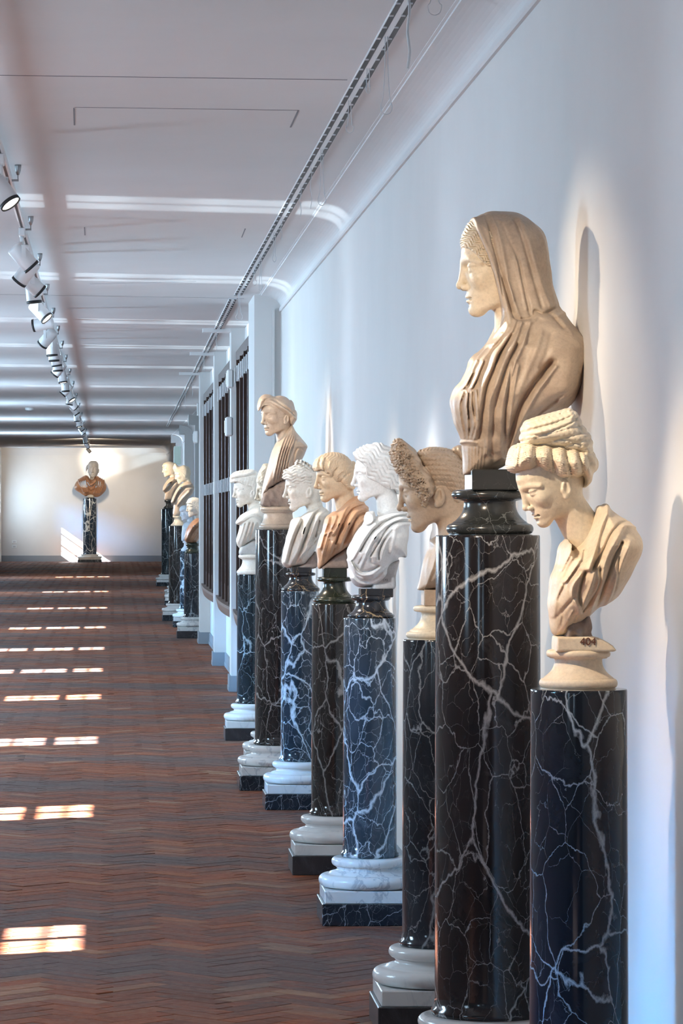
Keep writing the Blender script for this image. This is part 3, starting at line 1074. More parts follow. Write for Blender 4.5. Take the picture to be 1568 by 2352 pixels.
def scotia(w0, y0, w1, y1, n=8):
    """a hollow moulding curve from (w0, y0) at the bottom to (w1, y1) at the top"""
    out = []
    for i in range(n + 1):
        t = i / n
        e = (1 - t) ** 2.4
        out.append((w1 + (w0 - w1) * e, y0 + (y1 - y0) * t))
    return out


def tor(w, y0, y1, bulge, n=8):
    """a rounded moulding between y0 (bottom) and y1 (top)"""
    c, r = (y0 + y1) / 2, abs(y0 - y1) / 2
    sg = 1 if y1 < y0 else -1
    return [(w - bulge + bulge * math.cos(t), c - sg * r * math.sin(t)) for t in [-math.pi / 2 + math.pi * i / n for i in range(n + 1)]]


def ridged(ph, sharp=1.0):
    """rounded strands between narrow grooves; 0..1"""
    return np.abs(np.sin(np.pi * ph)) ** (.6 * sharp)


def vnoise(X, Y, Z, f, seed=0):
    """cheap smooth 3-d noise, about -1..1"""
    r = np.random.default_rng(seed)
    out = 0
    for _ in range(5):
        k = r.normal(0, 1, 3); k = k / np.linalg.norm(k) * f * r.uniform(.7, 1.4)
        out = out + np.sin(k[0] * X + k[1] * Y + k[2] * Z + r.uniform(0, 6.28))
    return out / 2.6


def lettering(text, size, loc, parent, mat):
    cu = bpy.data.curves.new('number', 'FONT'); cu.body = text; cu.size = size; cu.extrude = .0006
    ob = bpy.data.objects.new('tmp', cu); COL.objects.link(ob)
    bpy.context.view_layer.update()
    me = bpy.data.meshes.new_from_object(ob.evaluated_get(bpy.context.evaluated_depsgraph_get()))
    bpy.data.objects.remove(ob)
    me.materials.clear(); me.materials.append(mat)
    o = bpy.data.objects.new('number', me); COL.objects.link(o)
    o.parent = parent; o.location = loc; o.rotation_euler = (math.pi / 2, 0, 0)
    return o


# ---- veiled woman on the tall column
def bust_veiled():
    e, org, s, d = bust_root('p2', 'large beige marble bust of a veiled woman in profile on the tallest column')
    tr = Tracing(950, 460, 2.537, s)
    head_mesh('head', S_IVORY, e, org, s, d, tr.px((247, 503)), 534 / 2.537, 2, 1.5, neck=((-.08, 0, .25), (-.10, 0, -.50), .20, .24), ear=False, hi=.95)
    hair = [(300, 175), (330, 130), (420, 100), (520, 120), (560, 300), (520, 470), (440, 470), (330, 430), (283, 330), (276, 265), (283, 215)]
    keep = [(283, 160), (330, 120), (420, 180), (470, 300), (480, 420), (440, 406), (405, 388), (375, 358), (345, 322), (312, 292), (280, 275), (260, 220)]
    def fh(X, Y, Z):
        x, z = tr.inv(X, Z)
        ph = (z * .80 - x * .55 + 9 * np.sin((x * .8 + z * .6) / 10.0) + 4 * np.sin(x / 23.0)) / 15.0
        return .0075 * ridged(ph) - .003
    inflate('hair', S_IVORY, e, org, d, tr, hair, .086, .06, keep=keep, func=fh, h=.0021, sharp=.003)
    out = [(330, 118), (350, 103), (400, 84), (470, 68), (560, 66), (620, 80), (680, 115), (735, 170), (770, 235), (785, 300), (797, 380), (801, 460),
           (812, 520), (835, 590), (860, 645), (905, 705), (960, 770), (1003, 835), (1005, 900), (985, 1010), (960, 1090), (910, 1190), (830, 1250), (740, 1310),
           (660, 1400), (600, 1470), (550, 1530), (480, 1566), (400, 1592), (300, 1604), (284, 1590), (283, 1450), (275, 1400), (258, 1350), (235, 1290), (222, 1220),
           (218, 1160), (240, 1100), (280, 1050), (310, 990), (325, 940), (360, 900), (395, 868), (425, 835), (440, 780), (400, 690), (330, 640), (290, 520), (285, 350), (300, 200)]
    cut = [(150, 200), (290, 60), (322, 100), (338, 160), (362, 225), (388, 280), (413, 340), (434, 400), (448, 440), (463, 500), (479, 560), (495, 620), (503, 680),
           (488, 740), (462, 785), (428, 832), (395, 862), (350, 892), (250, 880), (150, 700)]
    f = []
    R, G = 13, 11
    f += [([(345, 118), (378, 222), (424, 335), (456, 440), (484, 545), (514, 640), (524, 720), (486, 800), (430, 852)], 14, 12)]
    f += [([(405, 85), (425, 170), (440, 260), (475, 400), (500, 480), (522, 560), (548, 650), (566, 700)], 9, -15)]
    f += [([(440, 100), (465, 190), (490, 290), (510, 400), (530, 500), (550, 590)], 13, 9)]
    f += [([(492, 150), (536, 245), (585, 370), (610, 490), (636, 610), (650, 680)], 10, -11)]
    f += [([(470, 120), (520, 200), (565, 320), (590, 440), (612, 540), (630, 640)], 11, 8)]
    f += [([(570, 130), (612, 240), (652, 380), (690, 520), (722, 630)], 12, -10)]
    f += [([(600, 120), (650, 260), (690, 400), (730, 520), (772, 620)], 16, 9)]
    f += [([(500, 470), (520, 560), (535, 640), (560, 705)], 7, -9), ([(515, 470), (545, 560), (570, 640), (590, 700)], 8, 8)]
    f += [([(640, 90), (700, 180), (735, 300), (752, 420), (770, 520)], 22, -5)]
    f += [([(470, 430), (492, 560), (512, 660), (520, 730)], 6, -8)]
    f += [([(578, 708), (640, 703), (668, 685), (680, 655), (720, 674), (760, 662), (852, 612)], 8, -13)]
    f += [([(590, 725), (650, 722), (690, 690), (730, 700), (790, 690), (870, 660)], 12, 8)]
    f += [([(762, 668), (800, 710), (832, 755)], 10, -10), ([(800, 670), (850, 740), (880, 790)], 14, 6)]
    f += [([(480, 792), (420, 880), (372, 950), (330, 1040), (300, 1110)], 9, 7), ([(455, 812), (400, 880), (350, 940), (310, 1010)], 7, -6)]
    f += [([(560, 715), (520, 800), (446, 900), (402, 1000), (356, 1110), (340, 1250), (332, 1390)], 12, 14)]
    f += [([(530, 800), (462, 920), (418, 1020), (380, 1130), (366, 1250), (360, 1390)], 9, -13)]
    f += [([(590, 728), (545, 840), (478, 960), (436, 1080), (402, 1180), (398, 1300), (402, 1480)], 12, 13)]
    f += [([(560, 860), (500, 980), (462, 1090), (436, 1200), (430, 1330), (436, 1480)], 9, -12)]
    f += [([(640, 730), (572, 890), (524, 1000), (482, 1150), (470, 1300), (480, 1460)], 13, 11)]
    f += [([(526, 970), (505, 1100), (498, 1300), (508, 1470)], 8, -11), ([(560, 980), (535, 1120), (522, 1280), (524, 1440)], 10, 8)]
    f += [([(752, 965), (706, 1024), (630, 1122), (572, 1240), (540, 1370), (526, 1490)], 19, -27)]
    f += [([(772, 985), (700, 1085), (632, 1200), (575, 1330), (545, 1450)], 13, 11)]
    f += [([(790, 1180), (690, 1262), (612, 1370), (568, 1470)], 11, -12), ([(830, 1160), (720, 1240), (640, 1330), (590, 1440)], 12, 7)]
    f += [([(700, 780), (650, 920), (600, 1040), (560, 1140)], 18, 7), ([(760, 800), (720, 920), (690, 990)], 18, -5)]
    for pts in ([(345, 945), (310, 1020), (280, 1090)], [(372, 950), (335, 1040), (300, 1105)], [(320, 1010), (290, 1060), (262, 1105)],
                [(300, 1130), (300, 1210), (320, 1300), (312, 1390)], [(262, 1130), (245, 1190), (255, 1280), (284, 1385)], [(280, 1130), (276, 1210), (290, 1300), (298, 1390)],
                [(325, 1120), (330, 1210), (340, 1290)]):
        f += [(pts, 6, 7), ([(x + 11, y) for x, y in pts], 5, -6)]
    f += [([(270, 1412), (300, 1410), (345, 1418)], 8, 8), ([(270, 1432), (310, 1436), (345, 1438)], 5, -9)]
    for x in (296, 312, 328, 345, 362, 380, 398): f += [([(x, 1445), (x + 3, 1520), (x + 1, 1590)], 4.5, -7)]
    f += [([(420, 1470), (450, 1500), (440, 1560)], 16, -14)]
    def fd(X, Y, Z): return .0022 * vnoise(X, Y, Z, 60, 3) + .0012 * vnoise(X, Y, Z, 140, 4)
    inflate('drapery', S_WARMD, e, org, d, tr, out, [(66, .098), (560, .108), (660, .115), (760, .165), (880, .205), (1100, .205), (1300, .16), (1450, .11), (1600, .07)],
            .085, 2.2, [cut], folds=f, func=fd, h=.0028, gain=1.15)
    block(tr, e, org, 318, 590, 1570, 1690, .105, SOC_BLK, 'socle_block')
    pr = [(250, 1947)] + tor(253, 1945, 1885, 26) + [(218, 1880), (210, 1872)] + scotia(205, 1870, 150, 1760) + [(152, 1752)] + tor(222, 1742, 1690, 22) + [(165, 1686)]
    socle(tr, e, org, pr, SOC_BLK, 443)


# ---- woman with lowered head, number 404
def bust_lowered():
    e, org, s, d = bust_root('p1', 'ivory bust of a woman with lowered head and coiled turban hair, numbered 404')
    tr = Tracing(1130, 900, 3.268, s)
    head_mesh('head', S_IVORY, e, org, s, d, tr.px((222, 884)), 560 / 3.268, 22, 15, roll=0,
              neck=((-.06, 0, .22), (-.22, 0, -.62), .235, .29), lo=-.66, hi=.86, res=.0085, nose=1.0)
    def fw(X, Y, Z):
        x, z = tr.inv(X, Z)
        st = (z + 9 * np.sin(x / 17.5 + .6)) / 16.0
        return .0026 * ridged(st) - .001
    roll_ = [(108, 570), (112, 505), (133, 432), (165, 400), (215, 386), (330, 388), (450, 398), (560, 415), (650, 430), (705, 470), (725, 545), (700, 610), (650, 640),
             (575, 664), (500, 668), (430, 650), (380, 622), (320, 603), (250, 603), (190, 614), (140, 603)]
    f = []
    for x0, w in ((300, 24), (425, 22), (535, 20), (632, 18)):
        f += [([(x0 + 25, 395), (x0 - 2, 450), (x0 - 4, 520), (x0 + 20, 590), (x0 + 36, 650)], w * .85, -20)]
    for x0 in (245, 365, 480, 585, 672):
        f += [([(x0 + 20, 400), (x0, 460), (x0, 530), (x0 + 20, 610)], 30, 9)]
    f += [([(205, 395), (185, 450), (170, 520), (172, 600)], 9, -15)]
    inflate('front_hair', S_IVORY, e, org, d, tr, roll_, .098, .055, 2.2, folds=f, func=fw, h=.0022)
    def fb(X, Y, Z):
        x, z = tr.inv(X, Z)
        band = (z + .28 * x) / 62.0
        pl = (x + 26 * np.abs(((band % 1) - .5)) * 2) / 40.0
        return .0042 * ridged(band, .6) + .0011 * ridged(pl) - .003
    turb = [(220, 395), (219, 290), (240, 232), (300, 203), (400, 172), (500, 146), (565, 128), (612, 142), (645, 190), (675, 255), (715, 308), (742, 365), (746, 440), (720, 500),
            (600, 470), (450, 430), (330, 420)]
    f = [([(222, 300), (330, 270), (450, 235), (560, 190), (600, 150)], 8, -14), ([(222, 335), (340, 325), (460, 285), (560, 240), (620, 190)], 8, -14),
         ([(222, 385), (330, 372), (440, 362), (540, 370), (640, 410)], 8, -10), ([(600, 150), (600, 220), (640, 290), (700, 330)], 9, -9)]
    inflate('turban_braids', S_IVORY, e, org, d, tr, turb, .085, .055, 2.3, folds=f, func=fb, h=.0022)
    bk = [(600, 420), (700, 400), (748, 440), (776, 500), (780, 555), (755, 610), (742, 660), (716, 705), (690, 715), (668, 650), (600, 600), (540, 520)]
    inflate('back_hair', S_IVORY, e, org, d, tr, bk, .07, .045, 2.2, func=lambda X, Y, Z: .003 * vnoise(X, Y, Z, 120, 9) + .002 * vnoise(X, Y, Z, 230, 5), h=.0025)
    out = [(780, 870), (820, 850), (850, 848), (905, 900), (1000, 960), (1050, 1010), (1090, 1070), (1113, 1160), (1100, 1230), (1050, 1320), (1000, 1420), (950, 1520),
           (880, 1580), (800, 1620), (745, 1672), (700, 1715), (640, 1758), (590, 1790), (560, 1822), (500, 1834), (458, 1822), (432, 1745), (425, 1620), (432, 1530), (445, 1400),
           (488, 1290), (508, 1180), (548, 1105), (568, 1130), (588, 1195), (640, 1160), (700, 1080), (750, 1000), (770, 930)]
    f = [([(850, 858), (775, 1000), (708, 1170), (650, 1322)], 20, 22), ([(800, 860), (760, 960), (720, 1070), (660, 1170)], 14, 10)]
    f += [([(1000, 968), (900, 1000), (830, 1080), (772, 1190), (690, 1330)], 11, -20), ([(1050, 1015), (950, 1000), (870, 1040), (800, 1150), (720, 1300)], 12, 10)]
    f += [([(930, 1010), (850, 1110), (770, 1280), (728, 1480), (706, 1660)], 16, 12), ([(905, 1130), (850, 1240), (790, 1420), (756, 1600)], 12, -17)]
    f += [([(960, 1120), (900, 1280), (850, 1440), (830, 1590)], 16, 9), ([(880, 1240), (872, 1400), (860, 1560)], 9, -8)]
    f += [([(745, 1325), (738, 1450), (700, 1560), (650, 1640)], 11, -17), ([(690, 1330), (672, 1450), (640, 1560), (612, 1650)], 14, 12)]
    f += [([(640, 1345), (612, 1440), (604, 1540), (632, 1620)], 12, -20), ([(600, 1360), (552, 1440), (545, 1520), (590, 1600), (610, 1660)], 9, 12)]
    f += [([(592, 1210), (545, 1290), (500, 1390)], 9, -12), ([(640, 1180), (600, 1260), (550, 1340), (500, 1420)], 10, 11), ([(560, 1140), (530, 1230), (490, 1330)], 8, 8)]
    f += [([(600, 1270), (560, 1340), (500, 1440), (460, 1560)], 8, -9), ([(480, 1450), (450, 1560), (445, 1680)], 12, 7), ([(560, 1540), (520, 1600), (470, 1680)], 12, -13)]
    f += [([(620, 1640), (600, 1700), (570, 1780)], 8, -12), ([(560, 1640), (540, 1720), (520, 1790)], 9, 8), ([(500, 1640), (500, 1720), (480, 1790)], 8, -8)]
    inflate('drapery', S_WARM, e, org, d, tr, out, [(850, .07), (1000, .13), (1150, .165), (1400, .155), (1600, .115), (1700, .08), (1840, .05)], .062, 2.2, folds=f,
            func=lambda X, Y, Z: .0012 * vnoise(X, Y, Z, 110, 7), h=.0023, gain=1.35)
    sup = [(560, 1700), (640, 1660), (710, 1660), (728, 1740), (742, 1820), (742, 1860), (540, 1860)]
    inflate('support', S_ROUGH, e, org, d, tr, sup, .045, .02, 3, func=lambda X, Y, Z: .003 * vnoise(X, Y, Z, 180, 2), h=.003)
    idx = [(462, 1840), (470, 1832), (560, 1833), (680, 1830), (745, 1832), (800, 1850), (870, 1890), (890, 1910), (886, 1945), (600, 1945), (470, 1945), (458, 1935)]
    ib = inflate('index_block', S_WARM, e, org, d, tr, idx, .055, .006, 6, h=.0025, y0=-.01, sharp=.002)
    q = tr.m((630, 1893))
    lettering('404', .024, (q[0] - org[0], -.0668, q[1] - org[2]), e, M_INK)
    pr = [(285, 2226)] + tor(293, 2222, 2150, 30) + [(262, 2146), (255, 2140)] + scotia(250, 2136, 178, 2010) + [(182, 2002), (215, 1998)] + tor(240, 1992, 1935, 24) + [(200, 1932)]
    socle(tr, e, org, pr, S_WARM, 646)


# ---- woman with a tall crest of curls
def bust_crest():
    e, org, s, d = bust_root('p3', 'brown beige bust of a woman with tall crest of drilled curls and braided dome')
    tr = Tracing(760, 980, 4.523, s)
    head_mesh('head', S_BEIGE, e, org, s, d, tr.px((690, 857)), 815 / 4.523, 9, -9, neck=((-.14, 0, .25), (-.10, 0, -.55), .20, .21), hi=.80, nose=1.3)
    fan = [(625, 300), (632, 205), (660, 150), (710, 120), (770, 150), (830, 200), (890, 270), (925, 330), (965, 400), (1015, 460), (1062, 560), (1078, 650), (1062, 720), (1010, 780),
           (948, 838), (918, 800), (872, 722), (832, 660), (772, 592), (735, 545), (700, 480), (660, 400)]
    def fc(X, Y, Z):
        x, z = tr.inv(X, Z)
        front = np.clip((820 - x - (z - 300) * -.45) / 170.0, 0, 1)
        front = np.clip((760 + (z - 200) * .48 - x) / 120.0 + .35, 0, 1)
        a = np.sin(X * 470 + 2 * np.sin(Z * 210)) * np.sin(Z * 430 + 2 * np.sin(X * 240)) + .6 * np.sin(Y * 400 + Z * 170)
        b = vnoise(X, Y, Z, 210, 6)
        return front * (.0052 * a + .0025 * b) + (1 - front) * (.0016 * vnoise(X, Y, Z, 260, 8) + .0016 * vnoise(X, Y, Z, 130, 1)) - .001
    inflate('curl_crest', S_BEIGE, e, org, d, tr, fan, [(120, .075), (400, .105), (700, .112), (840, .105)], .034, 2.4, func=fc, h=.0026)
    dome = [(890, 275), (960, 237), (1040, 215), (1140, 220), (1240, 245), (1320, 300), (1385, 420), (1400, 560), (1395, 650), (1370, 760), (1325, 850), (1250, 830), (1200, 780),
            (1160, 700), (1110, 675), (1060, 700), (1010, 640), (960, 500), (910, 360)]
    def fd(X, Y, Z):
        x, z = tr.inv(X, Z)
        r = (z + .12 * (x - 900) + .0004 * (x - 900) ** 2 * -1) / 52.0
        plait = (x + 30 * np.abs((r % 1) - .5) * 2) / 34.0
        return .0055 * ridged(r, .5) + .0034 * ridged(plait) - .005
    inflate('braided_dome', S_BEIGE, e, org, d, tr, dome, [(215, .085), (500, .100), (850, .085)], .075, 2.2, func=fd, h=.0028)
    bun = [(1250, 260), (1285, 205), (1360, 192), (1440, 250), (1465, 340), (1440, 430), (1390, 460), (1330, 380)]
    f = [([(1290, 205), (1300, 290), (1340, 380), (1400, 450)], 12, -22), ([(1340, 200), (1350, 280), (1400, 360), (1440, 420)], 12, -18)]
    inflate('bun', S_BEIGE, e, org, d, tr, bun, .06, .04, 2.2, folds=f, h=.003)
    out = [(1030, 1180), (1015, 1270), (985, 1350), (960, 1430), (930, 1560), (895, 1690), (950, 1702), (1075, 1690), (1180, 1660), (1280, 1580), (1340, 1430), (1330, 1270), (1250, 1160), (1130, 1130)]
    f = [([(1040, 1250), (1000, 1400), (950, 1560), (920, 1690)], 10, -10), ([(1075, 1260), (1030, 1420), (990, 1560), (960, 1690)], 10, 11), ([(1075, 1360), (1040, 1500), (1000, 1620)], 9, -10)]
    inflate('drapery', S_BEIGE, e, org, d, tr, out, [(1130, .10), (1300, .19), (1480, .17), (1700, .08)], .07, 2.2, folds=f, func=lambda X, Y, Z: .0015 * vnoise(X, Y, Z, 90, 11), h=.0032)
    block(tr, e, org, 950, 1240, 1690, 1860, .06, S_BEIGE, 'socle_block')
    pr = [(318, 2202)] + tor(322, 2195, 2130, 30) + [(285, 2120), (275, 2110)] + scotia(255, 2100, 160, 1935) + [(165, 1928)] + tor(246, 1920, 1862, 26) + [(190, 1858)]
    socle(tr, e, org, pr, S_IVORY, 1099)


# ---- white woman, number 173
def bust_white():
    e, org, s, d = bust_root('p4', 'white marble bust of a woman in sharp profile with wavy hair, numbered 173')
    tr = Tracing(760, 980, 4.523, s)
    head_mesh('head', S_WHITE, e, org, s, d, tr.px((204, 602)), 525 / 4.523, 0, 2, nose=1.3, neck=((-.12, 0, .28), (-.26, 0, -.55), .20, .25), hi=.85, ear=False, lo=-.42)
    hair = [(222, 330), (225, 288), (252, 248), (300, 215), (370, 185), (450, 170), (500, 165), (560, 185), (625, 215), (685, 270), (714, 350), (724, 450), (730, 560), (728, 690),
            (690, 696), (650, 690), (560, 680), (430, 640), (340, 560), (262, 470), (232, 400)]
    cut = [(120, 270), (222, 296), (244, 312), (268, 345), (318, 385), (345, 425), (350, 480), (366, 535), (425, 560), (480, 582), (530, 622), (600, 652), (652, 655), (668, 720), (500, 800), (150, 800)]
    def fh(X, Y, Z):
        x, z = tr.inv(X, Z)
        ph = (z * .74 - x * .62 + 15 * np.sin((x * .85 + z * .5) / 24.0)) / 44.0
        ph2 = (z * .74 - x * .62 + 15 * np.sin((x * .85 + z * .5) / 24.0)) / 15.0
        return .0062 * ridged(ph) + .0016 * ridged(ph2) - .005
    inflate('hair', S_WHITE, e, org, d, tr, hair, [(165, .075), (330, .092), (700, .085)], .075, 2.2, [cut], func=fh, h=.003)
    bun = [(650, 640), (690, 600), (735, 620), (745, 690), (720, 700), (665, 696)]
    inflate('knot', S_WHITE, e, org, d, tr, bun, .04, .02, 2, h=.004)
    out = [(372, 890), (405, 878), (445, 880), (465, 935), (520, 905), (600, 855), (700, 828), (785, 880), (810, 960), (802, 1100), (785, 1250), (776, 1350), (740, 1352), (700, 1362),
           (690, 1390), (640, 1412), (595, 1470), (585, 1540), (530, 1610), (470, 1655), (400, 1672), (320, 1676), (250, 1650), (200, 1580), (185, 1480), (168, 1340), (180, 1260),
           (230, 1160), (290, 1060), (340, 1005), (348, 930)]
    f = [([(790, 895), (640, 912), (505, 965), (405, 1035), (325, 1135), (245, 1280), (205, 1370)], 14, 13), ([(800, 925), (660, 932), (540, 985), (430, 1065), (350, 1165), (280, 1290)], 10, -14),
         ([(805, 960), (690, 958), (580, 1000), (470, 1085), (395, 1185), (320, 1310)], 13, 11), ([(805, 985), (700, 980), (600, 1012), (520, 1100), (455, 1210), (380, 1340)], 9, -11),
         ([(800, 1010), (690, 1020), (610, 1070), (540, 1180), (500, 1300), (490, 1370)], 18, 10), ([(600, 1080), (520, 1180), (470, 1290), (470, 1370)], 13, -16),
         ([(640, 1060), (605, 1180), (590, 1300)], 18, 7), ([(430, 1130), (350, 1260), (300, 1400), (280, 1480)], 15, 9), ([(400, 1180), (330, 1290), (270, 1420)], 10, -9)]
    f += [([(178, 1340), (230, 1440), (290, 1495), (380, 1490), (470, 1440)], 12, -16), ([(182, 1390), (240, 1495), (310, 1540), (400, 1530), (480, 1470)], 14, 13),
          ([(195, 1490), (260, 1580), (340, 1605), (430, 1580), (510, 1510)], 11, -13), ([(215, 1570), (290, 1625), (370, 1635), (460, 1610), (540, 1540)], 14, 10),
          ([(205, 1440), (250, 1540), (310, 1575)], 9, 8), ([(380, 1370), (400, 1420), (450, 1430)], 15, -8), ([(560, 1450), (500, 1500), (420, 1540)], 12, 9)]
    f += [([(380, 900), (410, 940), (400, 990), (350, 1010)], 12, 14), ([(420, 885), (440, 930), (415, 985), (360, 1030)], 9, -14)]
    inflate('drapery', S_WHITE, e, org, d, tr, out, [(830, .09), (950, .17), (1150, .205), (1350, .185), (1500, .13), (1680, .07)], .08, 2.2, folds=f,
            func=lambda X, Y, Z: .0015 * vnoise(X, Y, Z, 90, 12), h=.0032, gain=1.6)
    sup = [(480, 1420), (600, 1400), (700, 1380), (692, 1460), (664, 1560), (645, 1690), (420, 1690)]
    inflate('support', S_GREY, e, org, d, tr, sup, .060, .02, 4, h=.004, func=lambda X, Y, Z: .0012 * vnoise(X, Y, Z, 120, 4))
    q = tr.m((522, 1604))
    lettering('173', .014, (q[0] - org[0], -.0665, q[1] - org[2]), e, M_INK2)
    block(tr, e, org, 297, 634, 1680, 1770, .066, SOC_GLD, 'socle_block')
    pr = [(238, 1990)] + tor(244, 1984, 1945, 22) + [(222, 1940), (210, 1932)] + scotia(200, 1928, 150, 1815) + [(152, 1808), (185, 1804)] + tor(204, 1800, 1750, 20) + [(180, 1746)]
    socle(tr, e, org, pr, SOC_GLD, 415)


# ---- tan woman
def bust_tan():
    e, org, s, d = bust_root('p5', 'bust of a woman with ivory head and orange tan drapery, parted wavy hair, turned outward')
    tr = Tracing(500, 880, 4.356, s)
    head_mesh('head', S_TANH, e, org, s, d, tr.px((957, 1042)), 462 / 4.356, 3, 17, neck=((-.10, 0, .25), (-.22, 0, -.50), .21, .25), hi=.85, ear=False, nose=1.5, res=.010)
    hair = [(948, 850), (955, 810), (978, 768), (1022, 730), (1090, 700), (1180, 692), (1270, 720), (1338, 790), (1362, 880), (1360, 970), (1348, 1020), (1372, 1040), (1352, 1072), (1310, 1085),
            (1270, 1080), (1180, 1040), (1060, 990), (980, 910)]
    cut = [(880, 860), (950, 858), (966, 884), (990, 880), (1020, 868), (1046, 882), (1075, 905), (1100, 900), (1122, 930), (1135, 985), (1165, 1005), (1210, 985), (1245, 1012), (1290, 1062), (1290, 1200), (900, 1200)]
    f = [([(1030, 740), (1000, 800), (1005, 850)], 9, -14), ([(1075, 760), (1055, 830), (1062, 885)], 10, -16), ([(1120, 790), (1100, 850), (1130, 920)], 10, 12), ([(1000, 770), (980, 830), (990, 875)], 10, 10),
         ([(1050, 750), (1030, 810), (1035, 870)], 10, 11), ([(1190, 850), (1150, 900), (1140, 960), (1160, 1000)], 12, -14), ([(1240, 880), (1190, 920), (1180, 980)], 12, 12), ([(1300, 900), (1240, 960), (1220, 1000)], 10, -9)]
    def fh(X, Y, Z):
        x, z = tr.inv(X, Z)
        r = np.hypot((x - 1050) * .9, z - 1050)
        ph = (np.arctan2(z - 1130, x - 1040) * 180 + 10 * np.sin(r / 20.0)) / 13.0
        return .0040 * ridged(ph) - .002
    inflate('hair', S_TANH, e, org, d, tr, hair, [(692, .07), (850, .092), (1080, .085)], .075, 2.2, [cut], folds=f, func=fh, h=.0036)
    out = [(1335, 1145), (1370, 1132), (1410, 1138), (1445, 1165), (1482, 1222), (1512, 1290), (1520, 1350), (1490, 1425), (1450, 1490), (1380, 1570), (1300, 1635), (1230, 1690), (1160, 1735),
           (1110, 1785), (1060, 1832), (1010, 1852), (995, 1760), (990, 1650), (1010, 1580), (1048, 1480), (1060, 1400), (1088, 1340), (1148, 1290), (1190, 1275), (1258, 1205), (1305, 1160)]
    f = [([(1400, 1145), (1292, 1222), (1232, 1312), (1165, 1450), (1130, 1505)], 16, 16), ([(1470, 1215), (1350, 1252), (1275, 1335), (1205, 1475), (1160, 1600)], 10, -17),
         ([(1490, 1250), (1375, 1285), (1300, 1375), (1235, 1520), (1195, 1660)], 15, 12), ([(1500, 1300), (1400, 1320), (1330, 1410), (1262, 1560), (1225, 1670)], 10, -13),
         ([(1500, 1360), (1420, 1380), (1355, 1470), (1295, 1610)], 16, 9), ([(1450, 1450), (1380, 1510), (1320, 1600)], 10, -8)]
    f += [([(1100, 1345), (1070, 1440), (1040, 1545), (1012, 1650)], 9, 9), ([(1130, 1340), (1095, 1440), (1060, 1550), (1030, 1680)], 8, -10), ([(1170, 1330), (1120, 1440), (1085, 1520)], 10, 10),
          ([(1080, 1530), (1050, 1640), (1030, 1780)], 9, 8), ([(1100, 1570), (1075, 1680), (1050, 1790)], 8, -8), ([(1130, 1590), (1110, 1690), (1080, 1780)], 9, 8), ([(1150, 1650), (1130, 1720)], 8, -10), ([(1120, 1480), (1090, 1490), (1060, 1510)], 9, 10)]
    inflate('drapery', S_TAN, e, org, d, tr, out, [(1135, .07), (1250, .14), (1400, .20), (1600, .17), (1750, .10), (1860, .06)], .075, 2.2, folds=f, func=lambda X, Y, Z: .0015 * vnoise(X, Y, Z, 90, 13), h=.0034, gain=1.5)
    sup = [(1080, 1800), (1160, 1730), (1300, 1640), (1330, 1640), (1300, 1760), (1290, 1860), (1045, 1860)]
    inflate('support', S_ROUGH, e, org, d, tr, sup, .06, .025, 3, h=.005)
    block(tr, e, org, 1052, 1284, 1850, 1945, .058, SOC_GRN, 'socle_block')
    pr = [(212, 2196)] + tor(215, 2192, 2150, 22) + [(195, 2145), (188, 2138)] + scotia(180, 2132, 108, 1995) + [(112, 1988)] + tor(172, 1984, 1940, 18) + [(130, 1936)]
    socle(tr, e, org, pr, SOC_GRN, 1167)


